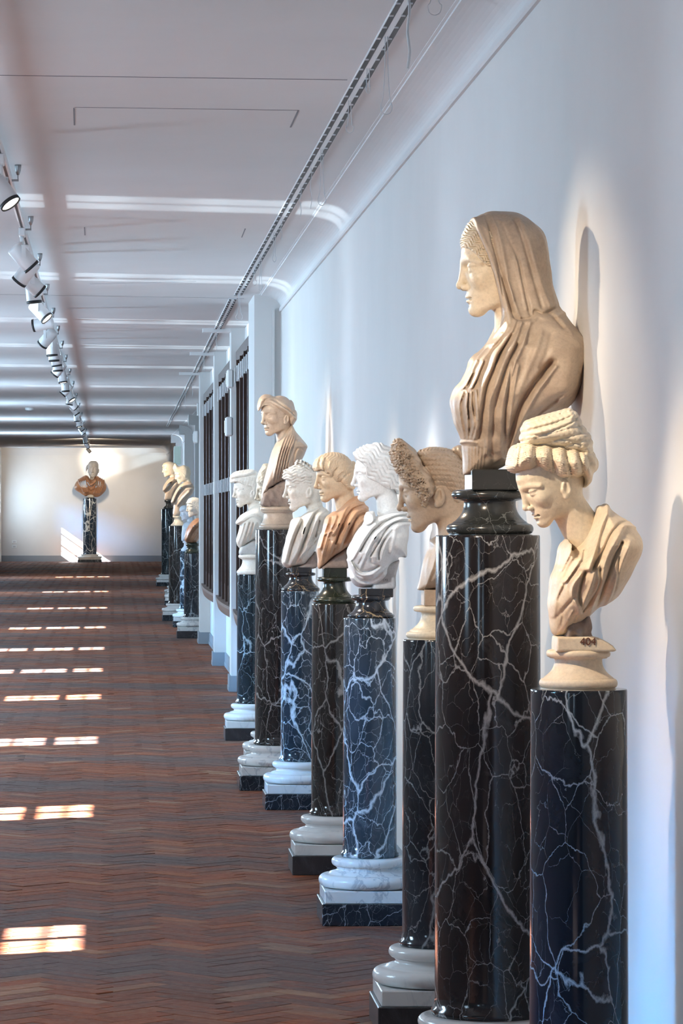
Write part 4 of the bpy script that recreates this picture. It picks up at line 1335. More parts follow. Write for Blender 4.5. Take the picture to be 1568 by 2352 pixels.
# ---- woman with a braided bun on top
def bust_bun():
    e, org, s, d = bust_root('p6', 'white marble bust of a woman with small diadem and braided bun high on her head')
    tr = Tracing(500, 880, 4.356, s)
    head_mesh('head', S_WHITEW, e, org, s, d, tr.px((647, 1138)), 438 / 4.356, 3, 3, neck=((-.14, 0, .25), (-.22, 0, -.55), .18, .22), hi=.86, res=.010, nose=1.45)
    hair = [(652, 965), (650, 920), (660, 880), (680, 866), (722, 842), (766, 818), (830, 800), (900, 820), (955, 870), (978, 940), (985, 1030), (978, 1080), (945, 1112), (900, 1105), (860, 1060), (780, 1060), (700, 1010)]
    cut = [(600, 955), (655, 962), (690, 965), (725, 985), (745, 1012), (790, 1018), (815, 1030), (850, 1022), (872, 1060), (880, 1130), (700, 1200), (600, 1200)]
    def fh(X, Y, Z):
        x, z = tr.inv(X, Z)
        ph = (z + .15 * x + 9 * np.sin(x / 15.0)) / 30.0
        return .0085 * ridged(ph) - .005 + .0012 * vnoise(X, Y, Z, 200, 2)
    f = [([(662, 872), (700, 900), (760, 920), (840, 935), (930, 930)], 9, 13), ([(664, 895), (710, 925), (780, 945), (860, 955)], 6, -10)]
    inflate('hair', S_WHITEW, e, org, d, tr, hair, [(800, .06), (950, .085), (1110, .078)], .07, 2.2, [cut], folds=f, func=fh, h=.0038)
    bun = [(762, 806), (775, 780), (810, 766), (868, 778), (935, 815), (972, 860), (978, 910), (950, 930), (905, 920), (850, 880), (800, 840)]
    f = [([(770, 790), (830, 820), (890, 870), (950, 920)], 9, -14), ([(800, 775), (870, 800), (930, 850), (970, 900)], 9, -12)]
    inflate('bun', S_WHITEW, e, org, d, tr, bun, .055, .03, 2.2, folds=f, func=lambda X, Y, Z: .005 * np.sin(X * 300 + Z * 200) * np.sin(Z * 300), h=.0036, gain=1.4)
    out = [(985, 1245), (1035, 1226), (1078, 1258), (1108, 1285), (1112, 1330), (1075, 1420), (1030, 1500), (1000, 1580), (975, 1660), (930, 1745), (870, 1820), (800, 1832), (715, 1846),
           (680, 1840), (645, 1812), (640, 1762), (668, 1620), (708, 1470), (738, 1372), (790, 1345), (832, 1335), (900, 1285)]
    f = [([(1000, 1250), (930, 1305), (862, 1425), (822, 1555), (780, 1685), (722, 1815)], 14, 12), ([(1040, 1240), (965, 1310), (900, 1440), (855, 1570), (812, 1700), (770, 1810)], 10, -13),
         ([(1080, 1268), (1000, 1320), (950, 1420), (900, 1560), (852, 1700)], 14, 10), ([(1000, 1380), (975, 1480), (960, 1600)], 8, -9), ([(810, 1360), (745, 1480), (695, 1650), (665, 1790)], 14, 11),
         ([(840, 1370), (785, 1490), (735, 1640), (700, 1790)], 10, -12), ([(1095, 1330), (1025, 1470), (935, 1585), (805, 1745)], 12, 10), ([(1080, 1400), (1000, 1540), (900, 1650), (800, 1790)], 9, -10),
         ([(760, 1380), (710, 1500), (672, 1650), (655, 1760)], 8, -7)]
    inflate('drapery', S_WHITEW, e, org, d, tr, out, [(1230, .10), (1330, .18), (1500, .19), (1700, .13), (1850, .07)], .075, 2.2, folds=f, func=lambda X, Y, Z: .0015 * vnoise(X, Y, Z, 90, 14), h=.0038, gain=1.5)
    sup = [(860, 1800), (960, 1690), (985, 1700), (985, 1850), (760, 1850)]
    inflate('support', S_ROUGH, e, org, d, tr, sup, .06, .02, 3, h=.006)
    block(tr, e, org, 738, 935, 1838, 1905, .058, SOC_GLD, 'socle_block')
    pr = [(188, 2090)] + tor(192, 2086, 2042, 18) + [(170, 2036), (165, 2030)] + scotia(158, 2024, 112, 1935) + [(115, 1930)] + tor(148, 1926, 1895, 14) + [(120, 1892)]
    socle(tr, e, org, pr, SOC_GLD, 830)


# ---- turbaned figure
def bust_turban():
    e, org, s, d = bust_root('p7', 'hazel marble bust of a turbaned figure looking out over the row')
    tr = Tracing(500, 880, 4.356, s)
    head_mesh('head', S_HAZEL, e, org, s, d, tr.px((430, 402)), 392 / 4.356, 3, 30, neck=((-.10, 0, .25), (-.22, 0, -.60), .21, .24), hi=.88, res=.010, nose=1.2, brow=1.3)
    cap_ = [(402, 285), (400, 222), (414, 160), (440, 125), (480, 111), (530, 120), (560, 136), (620, 124), (682, 140), (730, 185), (752, 240), (788, 285), (792, 330), (770, 395), (745, 425),
            (705, 400), (690, 350), (640, 350), (520, 300), (440, 300)]
    cut = [(350, 300), (402, 284), (425, 262), (452, 232), (500, 228), (545, 255), (590, 292), (640, 322), (680, 345), (690, 420), (560, 560), (350, 560)]
    f = [([(415, 235), (435, 175), (485, 150), (560, 190), (640, 250), (720, 310), (770, 360)], 22, 18), ([(470, 170), (540, 165), (620, 215), (700, 270), (760, 320)], 10, -15),
         ([(425, 250), (450, 205), (500, 200), (570, 240), (650, 300), (720, 350)], 9, -13), ([(520, 130), (560, 150), (640, 200), (730, 270)], 16, 9), ([(410, 200), (440, 195), (470, 180)], 7, -10),
         ([(750, 260), (745, 320), (720, 380)], 12, -10)]
    inflate('turban', S_HAZEL, e, org, d, tr, cap_, [(111, .07), (250, .105), (430, .085)], .07, 2.2, [cut], folds=f, h=.0042)
    out = [(585, 592), (612, 560), (670, 500), (715, 440), (745, 415), (775, 478), (832, 545), (888, 618), (888, 655), (855, 740), (800, 830), (735, 900), (655, 970), (592, 1005), (515, 1055),
           (512, 1092), (470, 1105), (458, 1160), (452, 1232), (440, 1200), (441, 1080), (460, 980), (500, 830), (535, 700), (565, 630)]
    f = []
    for k in range(5):
        o = 24 * k
        f += [([(740 + .3 * o, 440 + .5 * o), (662 + o * .9, 550 + o * .3), (606 + o, 690), (566 + o, 860), (536 + o * .9, 1030)], 8, 10), ([(745 + .3 * o, 455 + .5 * o), (674 + o * .9, 555 + o * .3), (618 + o, 690), (578 + o, 860), (548 + o * .9, 1030)], 6, -10)]
    f += [([(880, 640), (800, 590), (735, 620), (700, 720), (690, 850)], 16, 9), ([(860, 690), (790, 650), (750, 720), (735, 830)], 10, -10), ([(860, 560), (800, 560), (750, 590)], 9, -8)]
    inflate('drapery', S_HAZEL, e, org, d, tr, out, [(415, .09), (520, .13), (640, .205), (850, .19), (1000, .12), (1230, .06)], .075, 2.2, folds=f, h=.0040, gain=.8)
    sup = [(450, 1130), (480, 1080), (600, 1000), (720, 910), (770, 900), (780, 1000), (770, 1240), (455, 1240)]
    inflate('support', S_ROUGH, e, org, d, tr, sup, .085, .03, 3, func=lambda X, Y, Z: .003 * vnoise(X, Y, Z, 120, 2), h=.006)
    pr = [(188, 1468)] + tor(192, 1462, 1415, 20) + [(178, 1410)] + scotia(172, 1404, 142, 1300) + [(150, 1292), (170, 1282)] + tor(176, 1275, 1238, 14) + [(150, 1234)]
    socle(tr, e, org, pr, S_HAZEL, 605)


# ---- half hidden head behind the turbaned figure
def bust_hidden():
    e, org, s, d = bust_root('p7b', 'half hidden bust peering out between the turbaned figure and the banded head')
    tr = Tracing(500, 880, 4.356, s)
    head_mesh('head', S_IVORY, e, org, s, d, tr.px((367, 1162)), 400 / 4.356, 2, 4, hi=.86, res=.014, nose=1.1)
    hair = [(392, 1010), (388, 960), (405, 900), (430, 850), (455, 810), (500, 800), (580, 810), (640, 870), (650, 1000), (620, 1130), (560, 1150), (480, 1080), (420, 1060)]
    cut = [(330, 1010), (398, 1022), (425, 1050), (445, 1090), (470, 1150), (540, 1160), (540, 1400), (330, 1400)]
    inflate('hair', S_IVORY, e, org, d, tr, hair, .085, .06, 2.2, [cut], func=lambda X, Y, Z: .003 * np.sin(X * 330) * np.sin(Z * 330) + .002 * vnoise(X, Y, Z, 160, 4), h=.006)
    out = [(560, 1270), (640, 1300), (700, 1400), (690, 1550), (640, 1690), (560, 1780), (480, 1790), (440, 1740), (440, 1600), (480, 1400)]
    inflate('drapery', S_IVORY, e, org, d, tr, out, .16, .07, 2.2, h=.009)
    pr = [(190, 1960), (190, 1930), (160, 1900), (115, 1840), (150, 1800), (150, 1770), (60, 1750)]
    socle(tr, e, org, pr, S_IVORY, 570)


# ---- woman with a rolled band of hair
def bust_band():
    e, org, s, d = bust_root('p8', 'creamy white bust of a woman with a rolled band across her hair, beside the piers')
    tr = Tracing(500, 880, 4.356, s)
    head_mesh('head', S_WHITEW, e, org, s, d, tr.px((143, 1137)), 322 / 4.356, 3, 14, neck=((-.12, 0, .25), (-.28, 0, -.62), .21, .27), lo=-.62, hi=.86, res=.012, nose=1.3)
    hair = [(127, 1000), (125, 950), (140, 908), (182, 884), (250, 870), (330, 862), (390, 884), (412, 915), (420, 970), (415, 1060), (395, 1130), (360, 1120), (300, 1080), (200, 1050)]
    cut = [(90, 1010), (130, 1008), (160, 992), (200, 992), (240, 1012), (275, 1032), (320, 1030), (345, 1060), (345, 1180), (200, 1220), (90, 1200)]
    f = [([(135, 940), (200, 925), (280, 912), (350, 885)], 15, 15), ([(132, 965), (200, 950), (290, 935), (370, 910)], 6, -11), ([(150, 905), (230, 895), (330, 872)], 6, -8)]
    inflate('hair', S_WHITEW, e, org, d, tr, hair, [(862, .07), (980, .09), (1130, .08)], .065, 2.2, [cut], folds=f,
            func=lambda X, Y, Z: .0022 * ridged((X * .8 - Z * .25) * 60) + .001 * vnoise(X, Y, Z, 170, 3) - .001, h=.0046)
    out = [(292, 1280), (340, 1235), (400, 1195), (440, 1210), (470, 1280), (475, 1380), (440, 1470), (390, 1540), (335, 1585), (280, 1622), (262, 1645), (215, 1650), (190, 1602), (185, 1560),
           (208, 1480), (218, 1425), (192, 1412), (184, 1385), (228, 1322)]
    f = [([(188, 1402), (250, 1345), (330, 1300), (420, 1330), (470, 1400)], 16, 15), ([(205, 1425), (265, 1385), (335, 1345), (400, 1370), (450, 1430)], 9, -14)]
    for x in (225, 262, 300, 335): f += [([(x + 30, 1400), (x + 5, 1500), (x - 30, 1620)], 9, 9), ([(x + 48, 1400), (x + 22, 1500), (x - 14, 1610)], 7, -9)]
    inflate('drapery', S_WHITEW, e, org, d, tr, out, [(1195, .09), (1300, .19), (1430, .18), (1600, .08), (1650, .05)], .07, 2.2, folds=f, h=.0046, gain=.5)
    sup = [(225, 1640), (270, 1620), (340, 1570), (430, 1560), (420, 1650), (400, 1725), (225, 1725)]
    inflate('support', S_GREY, e, org, d, tr, sup, .07, .025, 3, h=.007)
    pr = [(152, 1918)] + tor(155, 1914, 1868, 18) + [(138, 1862)] + scotia(132, 1856, 98, 1770) + [(104, 1764)] + tor(138, 1750, 1716, 12) + [(110, 1712)]
    socle(tr, e, org, pr, S_WHITEW, 344)


# ---- the busts of the far stretch
def far_bust(key, label, tr, nose, unit, pitch, yaw, skin, hair, hair_cut, drape, drape_mat, T, soc, soc_ax, soc_mat, folds=(), hairT=.09, res=.022, h=.011, blk=None):
    e, org, s, d = bust_root(key, label)
    tr = Tracing(tr[0], tr[1], tr[2], s)
    head_mesh('head', skin, e, org, s, d, tr.px(nose), unit / tr.zoom, pitch, yaw, hi=.9, res=res, ear=False)
    inflate('hair', skin, e, org, d, tr, hair, hairT, .07, 2.2, [hair_cut], func=lambda X, Y, Z: .004 * np.sin(X * 200) * np.sin(Z * 200), h=h)
    inflate('drapery', drape_mat, e, org, d, tr, drape, T, .08, 2.2, folds=folds, h=h)
    socle(tr, e, org, soc, soc_mat, soc_ax, 40)


C9 = (340, 1040, 5.34)


def busts_far():
    far_bust('f1', 'farthest small bust with curly hair on the last tall column', C9, (171, 236), 190, 2, 3, S_IVORY,
             [(178, 190), (178, 150), (205, 120), (262, 107), (318, 122), (345, 165), (338, 235), (300, 262), (240, 240)], [(120, 188), (185, 175), (215, 178), (225, 225), (260, 262), (270, 320), (120, 320)],
             [(255, 312), (320, 290), (370, 350), (385, 400), (330, 500), (305, 585), (205, 582), (205, 500), (182, 455), (192, 400)], S_HAZEL, [(290, .13), (380, .22), (590, .10)],
             [(62, 690), (62, 670), (34, 645), (34, 610), (50, 600), (50, 585), (45, 575)], 250, SOC_BLK, [([(330, 310), (250, 390), (190, 460)], 14, 12), ([(350, 340), (270, 420), (210, 500)], 10, -10)])
    far_bust('f4', 'far bust of a woman with pointed diadem in beige drapery on a tall column', C9, (327, 322), 215, 12, 8, S_IVORY,
             [(306, 200), (310, 165), (332, 128), (385, 165), (440, 150), (490, 180), (506, 235), (490, 300), (455, 330), (400, 300), (340, 260)], [(260, 210), (315, 235), (345, 268), (400, 300), (440, 330), (400, 420), (260, 420)],
             [(395, 395), (470, 345), (530, 372), (568, 430), (545, 500), (480, 580), (462, 700), (440, 785), (312, 785), (312, 640), (285, 612), (300, 550), (350, 450)], S_HAZEL, [(345, .10), (430, .20), (580, .18), (785, .10)],
             [(96, 905), (96, 885), (60, 850), (48, 800), (70, 790), (70, 775), (60, 768)], 372, S_IVORY, [([(530, 385), (430, 400), (350, 480), (300, 600)], 16, 18), ([(550, 420), (450, 430), (380, 500), (320, 610)], 10, -14), ([(500, 480), (420, 560), (360, 640)], 12, 10)])
    far_bust('f5', 'small cool white bust in shadow tucked behind the brown draped one', C9, (388, 775), 175, 2, 5, S_BLUEW,
             [(385, 730), (390, 670), (430, 645), (480, 650), (520, 700), (520, 770), (480, 790), (430, 740)], [(350, 730), (400, 722), (430, 750), (450, 800), (350, 850)],
             [(430, 880), (500, 840), (560, 880), (570, 960), (520, 1060), (420, 1085), (408, 1040), (415, 950)], S_BLUEW, [(840, .08), (920, .18), (1085, .08)],
             [(72, 1205), (72, 1185), (40, 1150), (34, 1110), (52, 1100), (50, 1080)], 475, S_BLUEW)
    far_bust('f6', 'far bust with white head and rust brown drapery against the pier edge', C9, (464, 712), 235, 2, 14, S_WHITEW,
             [(470, 640), (478, 590), (520, 552), (580, 545), (640, 570), (680, 640), (670, 720), (620, 750), (540, 690)], [(430, 645), (490, 628), (530, 640), (560, 690), (590, 760), (430, 820)],
             [(520, 860), (590, 800), (650, 800), (700, 870), (700, 960), (640, 1040), (580, 1105), (480, 1105), (448, 1060), (462, 960)], S_RUST, [(800, .09), (900, .20), (1105, .10)],
             [(96, 1232), (96, 1215), (76, 1190), (66, 1150), (84, 1135), (84, 1112), (60, 1100)], 545, SOC_GRN, [([(640, 820), (540, 920), (470, 1060)], 12, 14), ([(660, 860), (570, 950), (500, 1080)], 8, -12), ([(680, 900), (600, 990), (540, 1090)], 10, 12)])
    # almost hidden ones: shoulders only show past the diadem bust
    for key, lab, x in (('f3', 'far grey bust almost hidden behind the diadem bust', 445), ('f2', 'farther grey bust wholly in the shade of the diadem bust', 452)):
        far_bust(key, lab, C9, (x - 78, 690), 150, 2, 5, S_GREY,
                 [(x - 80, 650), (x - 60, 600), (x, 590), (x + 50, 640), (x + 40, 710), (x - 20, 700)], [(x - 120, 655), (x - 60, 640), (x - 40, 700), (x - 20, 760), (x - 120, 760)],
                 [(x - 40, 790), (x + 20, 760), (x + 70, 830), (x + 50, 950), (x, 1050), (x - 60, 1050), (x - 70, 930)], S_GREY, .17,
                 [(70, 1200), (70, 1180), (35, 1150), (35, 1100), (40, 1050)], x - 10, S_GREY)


def bust_end():
    e, org, s, d = bust_root('e', 'grey headed bust in brown striped drapery facing the corridor from the end wall')
    tr = Tracing(120, 1000, 7.35, s)
    head_mesh('head', S_GREY, e, org, s, d, tr.px((672, 620)), 285 / 7.35, 0, 82, hi=1.0, res=.02, neck=((-.10, 0, .25), (-.12, 0, -.5), .2, .24))
    hair = [(565, 560), (580, 510), (620, 480), (660, 472), (705, 482), (740, 525), (750, 580), (740, 620), (700, 560), (610, 560), (575, 610)]
    inflate('hair', S_GREY, e, org, d + .10, tr, hair, .17, .10, 2.2, func=lambda X, Y, Z: .006 * np.sin(X * 120) * np.sin(Z * 120), h=.02)
    out = [(585, 672), (640, 740), (690, 740), (735, 672), (800, 720), (870, 770), (905, 830), (915, 890), (880, 960), (800, 1030), (730, 1045), (650, 1010), (560, 1030), (470, 975), (390, 920), (370, 870), (400, 790), (480, 715)]
    f = []
    for k in range(5): f += [([(560 - 30 * k, 690 + 15 * k), (560 - 25 * k, 800), (610 - 20 * k, 960)], 10, 13), ([(745 + 32 * k, 690 + 15 * k), (750 + 30 * k, 820), (710 + 24 * k, 980)], 10, 13)]
    for k in range(3): f += [([(590, 730 + 60 * k), (650, 800 + 60 * k), (740, 740 + 60 * k)], 10, 12)]
    inflate('drapery', S_RUST, e, org, d, tr, out, [(672, .16), (780, .24), (1045, .16)], .22, 2.2, folds=f, h=.015, gain=2.2)
    inflate('support', S_GREY, e, org, d, tr, [(600, 1000), (690, 1000), (700, 1060), (595, 1060)], .10, .03, 3, h=.02)
    pr = [(105, 1142), (105, 1130), (70, 1115), (62, 1080), (80, 1068), (80, 1052), (50, 1046)]
    socle(tr, e, org, pr, SOC_BLK, 636, 40)


for fn in (bust_veiled, bust_lowered, bust_crest, bust_white, bust_tan, bust_bun, bust_turban, bust_hidden, bust_band, busts_far, bust_end):
    fn()
# ------------------------------------------------------------------ spotlights and rails
def rail_x(y): return -.505 - max(0, y - 17) * .0027


RZ = .065     # rail hangs this far below the ceiling
rail = empty('lighting_rail', (rail_x(20), 20, ZC - RZ))
tag(rail, 'long white lighting rail hung from the ceiling on short cables', 'light rail')
ro = rail.location
m = MB(); sl = MB()
yy_ = [-8, 5, 17, 30, 45, 60, 80, 100, 112]
for (x0, x1, z0, z1, mb) in ((-.015, .015, -.016, .016, m), (-.006, .006, -.0175, -.0155, sl)):
    V = []
    for y in yy_:
        cx, cz = rail_x(y) - ro[0], ceil_z(y) - RZ - ro[2]
        V += [(cx + x0, y - ro[1], cz + z0), (cx + x1, y - ro[1], cz + z0), (cx + x1, y - ro[1], cz + z1), (cx + x0, y - ro[1], cz + z1)]
    F = [(3, 2, 1, 0)]
    for i in range(len(yy_) - 1):
        a, b = 4 * i, 4 * i + 4
        F += [(a + k, a + (k + 1) % 4, b + (k + 1) % 4, b + k) for k in range(4)]
    k = 4 * (len(yy_) - 1); F += [(k, k + 1, k + 2, k + 3)]
    mb.add(V, F)
m.build('rail_body', M_WHITE, rail); sl.build('rail_slot', M_DARK, rail)
hang = None
for yh in [8, 13, 17.8, 20.9, 23.9, 27.1, 30.3, 33.5, 36.8, 40.5, 45, 50, 56, 62, 69, 77, 86, 96, 106]:
    if hang is None:
        hm = MB(); hm.tube([(.045, 0, -.075), (.045, 0, 0)], .0025, 6); hm.lathe([(.006, -.05), (.014, -.028), (.016, -.008), (.016, .001)], (.045, 0, 0), 14)
        hm.box(-.012, .048, -.006, .006, -.080, -.070)
        hang = hm.build('hanger', M_STEEL, rail); o = hang
    else:
        o = hang.copy(); COL.objects.link(o); o.parent = rail
    o.location = (rail_x(yh) - ro[0], yh - ro[1], ceil_z(yh) - ro[2])

# spotlight bodies along the rail: (image x of the can, image y, tilt, heading; 0 = towards the right wall)
CANS = [(12, 450, 38, -25), (52, 600, 42, 10), (68, 634, 40, 160), (76, 660, 48, 15), (79, 676, 6, 0), (98, 722, 44, -20), (102, 752, 80, 170), (117, 783, 45, 150), (121, 803, 4, 0), (122, 816, 3, 0), (131, 828, 10, 20), (137, 840, 4, 10), (142, 853, 42, 160), (144, 868, 10, -25), (153, 889, 4, -25), (155, 900, 42, 175), (161, 913, 35, -25), (163, 921, 10, 175), (167, 933, 48, 20), (172, 946, 35, 0), (175, 961, 4, 20), (179, 974, 10, -25), (185, 984, 40, 20), (187, 993, 35, 0), (194, 1014, 10, 20), (199, 1026, 35, 10), (203, 1036, 40, 20)]


def spot_body():
    e = empty('track_spotlight')
    a = MB(); a.box(-.017, .017, -.075, .075, -.045, 0, .003); a.build('adapter', M_WHITE, e)
    st_ = MB(); st_.lathe([(.011, -.10), (.011, -.045)], n=14)
    st_.box(-.056, -.050, -.012, .012, -.165, -.095); st_.box(.050, .056, -.012, .012, -.165, -.095); st_.box(-.056, .056, -.012, .012, -.101, -.095)
    st_.build('yoke', M_WHITE, e)
    c = MB(); c.lathe([(.020, .075), (.044, .070), (.048, .060), (.048, -.075), (.045, -.078)][::-1], n=28)
    can = c.build('can', M_WHITE, e)
    rm = MB(); rm.lathe([(.0455, -.086), (.0495, -.086), (.0495, -.070), (.0455, -.070)], n=28, caps=False); rm.build('rim', M_DARK, can)
    g = MB(); g.lathe([(.043, -.0805), (.043, -.0775)], n=24); g.build('lens', M_BULB, can)
    can.location = (0, 0, -.155)
    return e


proto_spot = None
ORD = ['first', 'second', 'third', 'fourth', 'fifth', 'sixth', 'seventh', 'eighth', 'ninth', 'tenth', 'eleventh', 'twelfth', 'thirteenth', 'fourteenth', 'fifteenth', 'sixteenth', 'seventeenth',
       'eighteenth', 'nineteenth', 'twentieth', 'twenty-first', 'twenty-second', 'twenty-third', 'twenty-fourth', 'twenty-fifth', 'twenty-sixth', 'last']


def place_spot(y, tilt, turn, label):
    global proto_spot
    if proto_spot is None: proto_spot = spot_body(); e = proto_spot
    else: e = dup(proto_spot)
    e.location = (rail_x(y), y, ceil_z(y) - RZ - .017)
    e.rotation_euler = (0, 0, 0)
    can = [c for c in e.children if c.name.startswith('can')][0]
    yoke = [c for c in e.children if c.name.startswith('yoke')][0]
    yoke.rotation_euler = (0, 0, math.radians(turn - 90))
    can.rotation_euler = (math.radians(tilt), 0, math.radians(turn - 90))
    tag(e, label, 'spotlight', 'spotlights on the long rail')
    return e


for i, (x, y, tilt, turn) in enumerate(CANS):
    dd = 20.0
    for _ in range(30): dd = FPX * (ceil_z(dd) - EYE - RZ - .20) / (VY - y)
    place_spot(dd, tilt, turn, 'white cylindrical spotlight, %s from the near end of the rail in view' % ORD[i])

# the lamps that light the busts: they hang on the same rail; added ceiling fills come last
WARM = (1.0, .80, .58)


def aim(y, target, watts, size=.46, blend=.9, color=WARM, dx=0.0):
    z = ceil_z(y) - RZ - .26
    x = rail_x(y) + dx
    lamp('spot_or_fill_beam', 'SPOT', (x, y, z), (target[0] - x, target[1] - y, target[2] - z), watts, color, spot_size=size, spot_blend=blend, shadow_soft_size=.035)


def at(key, up): p = P[key]; return (p['X'], p['d'], p['zt'] + up)


BEAMS = [('p1', .42, 1.3, 100), ('p2', .50, 2.0, 330), ('p3', .42, 1.7, 260), ('p4', .40, .8, 320), ('p5', .42, .8, 240), ('p6', .42, .6, 270), ('p7', .5, .6, 260),
         ('p7b', .45, .6, 150), ('p8', .45, .6, 210), ('f6', .45, -.6, 380), ('f4', .5, -1.0, 500), ('f1', .6, -1.5, 560)]
COOL = {'p4': (1.0, .95, .92), 'p6': (1.0, .92, .84), 'p8': (1.0, .90, .80), 'f5': (1, 1, 1)}
for key, up, dy, wt in BEAMS: aim(P[key]['d'] + dy, at(key, up), wt, color=COOL.get(key, WARM))
for key, up, dy, wt in (('p1', .34, -1.0, 290), ('p2', .22, -2.6, 380), ('p3', .4, -2.4, 130), ('p4', .36, -2.6, 330), ('p5', .4, -2.4, 220), ('p6', .4, -2.4, 180), ('p7', .5, -2.4, 260), ('p8', .5, -2.4, 150)):
    aim(P[key]['d'] + dy, at(key, up), wt, .46 if key == 'p2' else .40, color=COOL.get(key, WARM))
e_ = P['e']
aim(112, (e_['X'] - .3, YEND, 1.9), 1500, .5, .8)
aim(YEND - 1.2, (e_['X'] + .3, YEND, 3.4), 90, 1.3, .9)
aim(YEND - 9.0, (e_['X'] + .2, YEND, 4.6), 900, 1.1, .9)  # added fill aimed upward to brighten the ceiling at the end wall
aim(YEND - 22.0, (e_['X'] + .2, YEND - 8, 4.9), 600, 1.2, .9)  # second added fill, lifts the dark last stretch of ceiling

# ------------------------------------------------------------------ picture-hanging rail in the ceiling with its cords
TX = .950


def track_x(y): return TX if y < 28.6 else .925 + (y - 28.6) / 60 * .30


for (y0, y1, lab) in ((2.0, 28.4, 'near picture hanging rail of twin slots set in the ceiling'), (28.9, 84.0, 'far picture hanging rail running on over the piers')):
    tk = empty('picture_rail', (track_x(y0), y0, ceil_z(y0)))
    tag(tk, lab, 'picture rail')
    o3 = tk.location
    def strip(x0, x1, z0, z1, name, mat):
        mb = MB(); V = []
        seg = [y0, y1] if y1 < 30 else [y0, 30, 45, 60, y1]
        for y in seg:
            cx, cz = track_x(y) - o3[0], ceil_z(y) - o3[2]
            V += [(cx + x0, y - y0, cz + z0), (cx + x1, y - y0, cz + z0), (cx + x1, y - y0, cz + z1), (cx + x0, y - y0, cz + z1)]
        F = [(3, 2, 1, 0)]
        for i in range(len(seg) - 1):
            a, b = 4 * i, 4 * i + 4
            F += [(a + k, a + (k + 1) % 4, b + (k + 1) % 4, b + k) for k in range(4)]
        k = 4 * (len(seg) - 1); F.append((k, k + 1, k + 2, k + 3))
        mb.add(V, F); return mb.build(name, mat, tk)
    strip(-.031, .031, -.010, .004, 'rail_body', M_WHITE)
    strip(-.029, -.011, -.0112, -.0098, 'slot', M_DARK)
    strip(.011, .029, -.0112, -.0098, 'slot', M_DARK)
    cl = MB()
    n = int((y1 - y0) / .30)
    for i in range(n):
        y = y0 + .30 * (i + .5)
        for sx in (-.020, .020):
            cx, cz = track_x(y) - o3[0] + sx, ceil_z(y) - o3[2]
            cl.box(cx - .012, cx + .002, y - y0 - .006, y - y0 + .006, cz - .016, cz - .010)
    co = cl.build('clips', M_WHITE, tk); co['kind'] = 'stuff'


def cord(x_px, y_bot, loop, label, w=.02, rope=False):
    """a nylon cord hanging from the rail: image x, image y of its lower end"""
    y = FPX * TX / (x_px - VX)
    if y > 28.6:
        for _ in range(20): y = FPX * track_x(y) / (x_px - VX)
    s = FPX / y
    zb = EYE + (VY - y_bot) / s
    zt = ceil_z(y) - .008
    m = MB()
    L = zt - zb
    r = .0016 if not rope else .0045
    if loop:
        pts = [(-.004, 0, L), (-.006, 0, L * .55), (-w * .6, 0, L * .22), (-w, 0, .03), (-w * .8, 0, .008), (0, 0, 0), (w * .8, 0, .008), (w, 0, .03), (w * .6, 0, L * .22), (.006, 0, L * .55), (.004, 0, L)]
        pts = [tuple(p) for p in crom3(pts)]
    else:
        pts = [(.004 * math.sin(i * 1.3), .003 * math.cos(i * 1.1), L * (1 - i / 8)) for i in range(9)]
    m.tube(pts, r, 6)
    o = m.build('hanging_cord', M_CORD)
    o.location = (track_x(y), y, zb)
    tag(o, label, 'cord', 'cords on the picture rail')


def crom3(P3):
    P3 = np.array(P3, float); out = []
    for i in range(len(P3) - 1):
        p0, p1, p2, p3 = P3[max(i - 1, 0)], P3[i], P3[i + 1], P3[min(i + 2, len(P3) - 1)]
        for k in range(3):
            t = k / 3
            out.append(.5 * ((2 * p1) + (-p0 + p2) * t + (2 * p0 - 5 * p1 + 4 * p2 - p3) * t * t + (-p0 + 3 * p1 - 3 * p2 + p3) * t ** 3))
    out.append(P3[-1]); return out


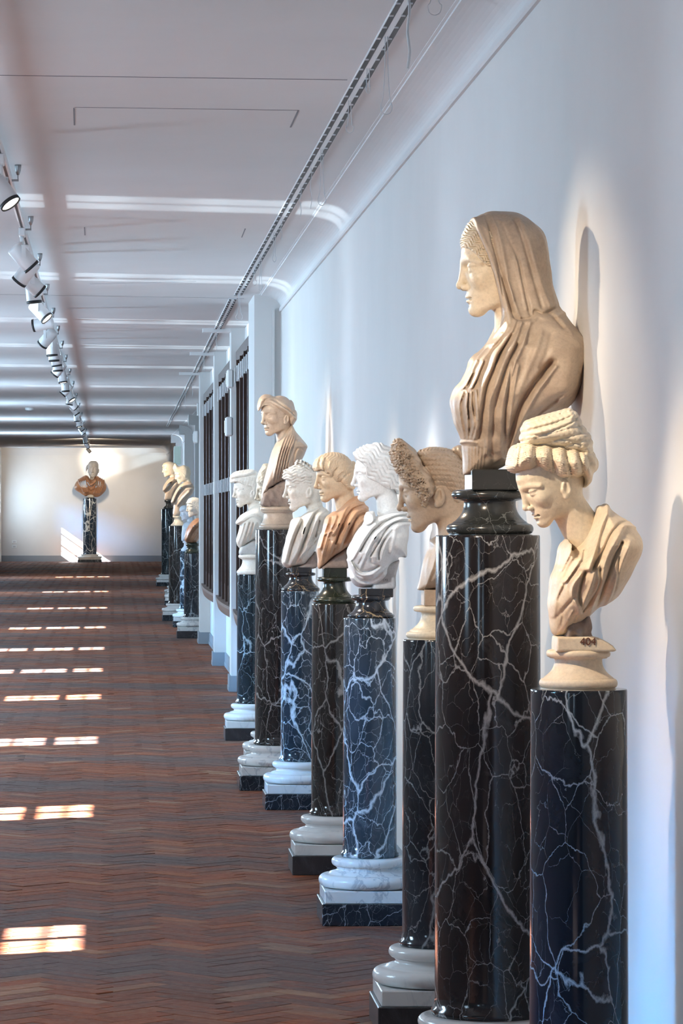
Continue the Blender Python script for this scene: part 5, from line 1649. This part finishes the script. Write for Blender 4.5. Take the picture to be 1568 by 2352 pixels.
cord(998, 35, True, 'pale cord loop hanging nearest the camera at the top edge', .02)
cord(938, 158, False, 'thick twisted rope end hanging near the top of the picture', rope=True)
cord(887, 263, True, 'large pale cord loop below the twisted rope', .02)
cord(845, 215, True, 'narrow short cord loop beside the large loop', .008)
cord(803, 306, True, 'faint cord loop third along the near rail', .016)
cord(739, 472, True, 'long cord loop halfway along the near rail', .018)
cord(714, 480, False, 'slim straight cord just beyond the long loop')
cord(690, 502, False, 'straight cord end above the second light bar')
cord(646, 550, False, 'white straight cord two thirds along the near rail')
cord(630, 602, True, 'faint cord loop beyond the white straight cord', .01)
cord(598, 667, True, 'short cord loop close to the end of the near rail', .012)
cord(585, 655, True, 'small cord loop at the end of the near rail', .012)
cord(549, 735, True, 'long teardrop cord loop where the near rail ends', .026)
cord(497, 808, False, 'white cord first on the far rail')
cord(468, 870, True, 'teardrop cord loop on the far rail above the pier', .022)
cord(442, 910, False, 'straight cord on the far rail past the pier')
cord(425, 945, False, 'short straight cord near the end of the far rail')

# ------------------------------------------------------------------ small fixtures
def wall_box(xp, yp, wpx, hpx, X, mat, label, name='wall_fixture', cat='wall light', depth=.10, lens=True):
    s = (xp - VX) / X
    y = FPX / s
    z = EYE + (VY - yp) / s
    hh = hpx / s / 2
    w = wpx / s
    e = empty(name, (X, y, z - hh)); tag(e, label, cat)
    MB().box(-w / 2, w / 2, -depth, depth, 0, 2 * hh, .012).build('housing', mat, e)
    MB().box(-w / 2 - .006, -w / 2 + .002, -depth * .8, depth * .8, .03, 2 * hh - .03, .003).build('cover', M_WHITE2, e)
    return e


wall_box(528, 870, 15, 42, XPIL - .03, M_WHITE2, 'upper white emergency light box fixed to the pier')
wall_box(525.5, 980, 17, 44, XPIL - .03, M_WHITE2, 'lower white emergency light box fixed to the pier')
wall_box(449, 1004, 10, 28, 1.03, M_WHITE2, 'white light box on the farther pier corner')
wall_box(407, 1046, 16, 42, 1.62, M_GREEN, 'pale green cabinet high on the far wall', 'wall_cabinet', 'cabinet', .15)
sd = empty('smoke_detector', ((67 - VX) / 130., FPX / 130., ceil_z(FPX / 130.)))
tag(sd, 'round smoke detector on the ceiling left of the rail', 'smoke detector')
MB().lathe([(.055, -.05), (.075, -.03), (.075, 0)], n=24).build('detector_body', M_WHITE2, sd)
MB().lathe([(.03, -.062), (.045, -.05)], n=20).build('sensor_ring', M_STEEL, sd)
for k, yp in enumerate((1244, 1255)):
    s = 69.0
    so = empty('wall_socket', ((33 - VX) / s, YEND - .012, EYE + (VY - yp) / s - .06)); tag(so, ('upper' if k == 0 else 'lower') + ' white socket plate on the end wall', 'socket')
    MB().box(-.08, .08, 0, .012, 0, .11, .003).build('plate', M_WHITE2, so)
    MB().box(-.04, .04, -.004, .002, .03, .08, .002).build('insert', M_LABEL, so)
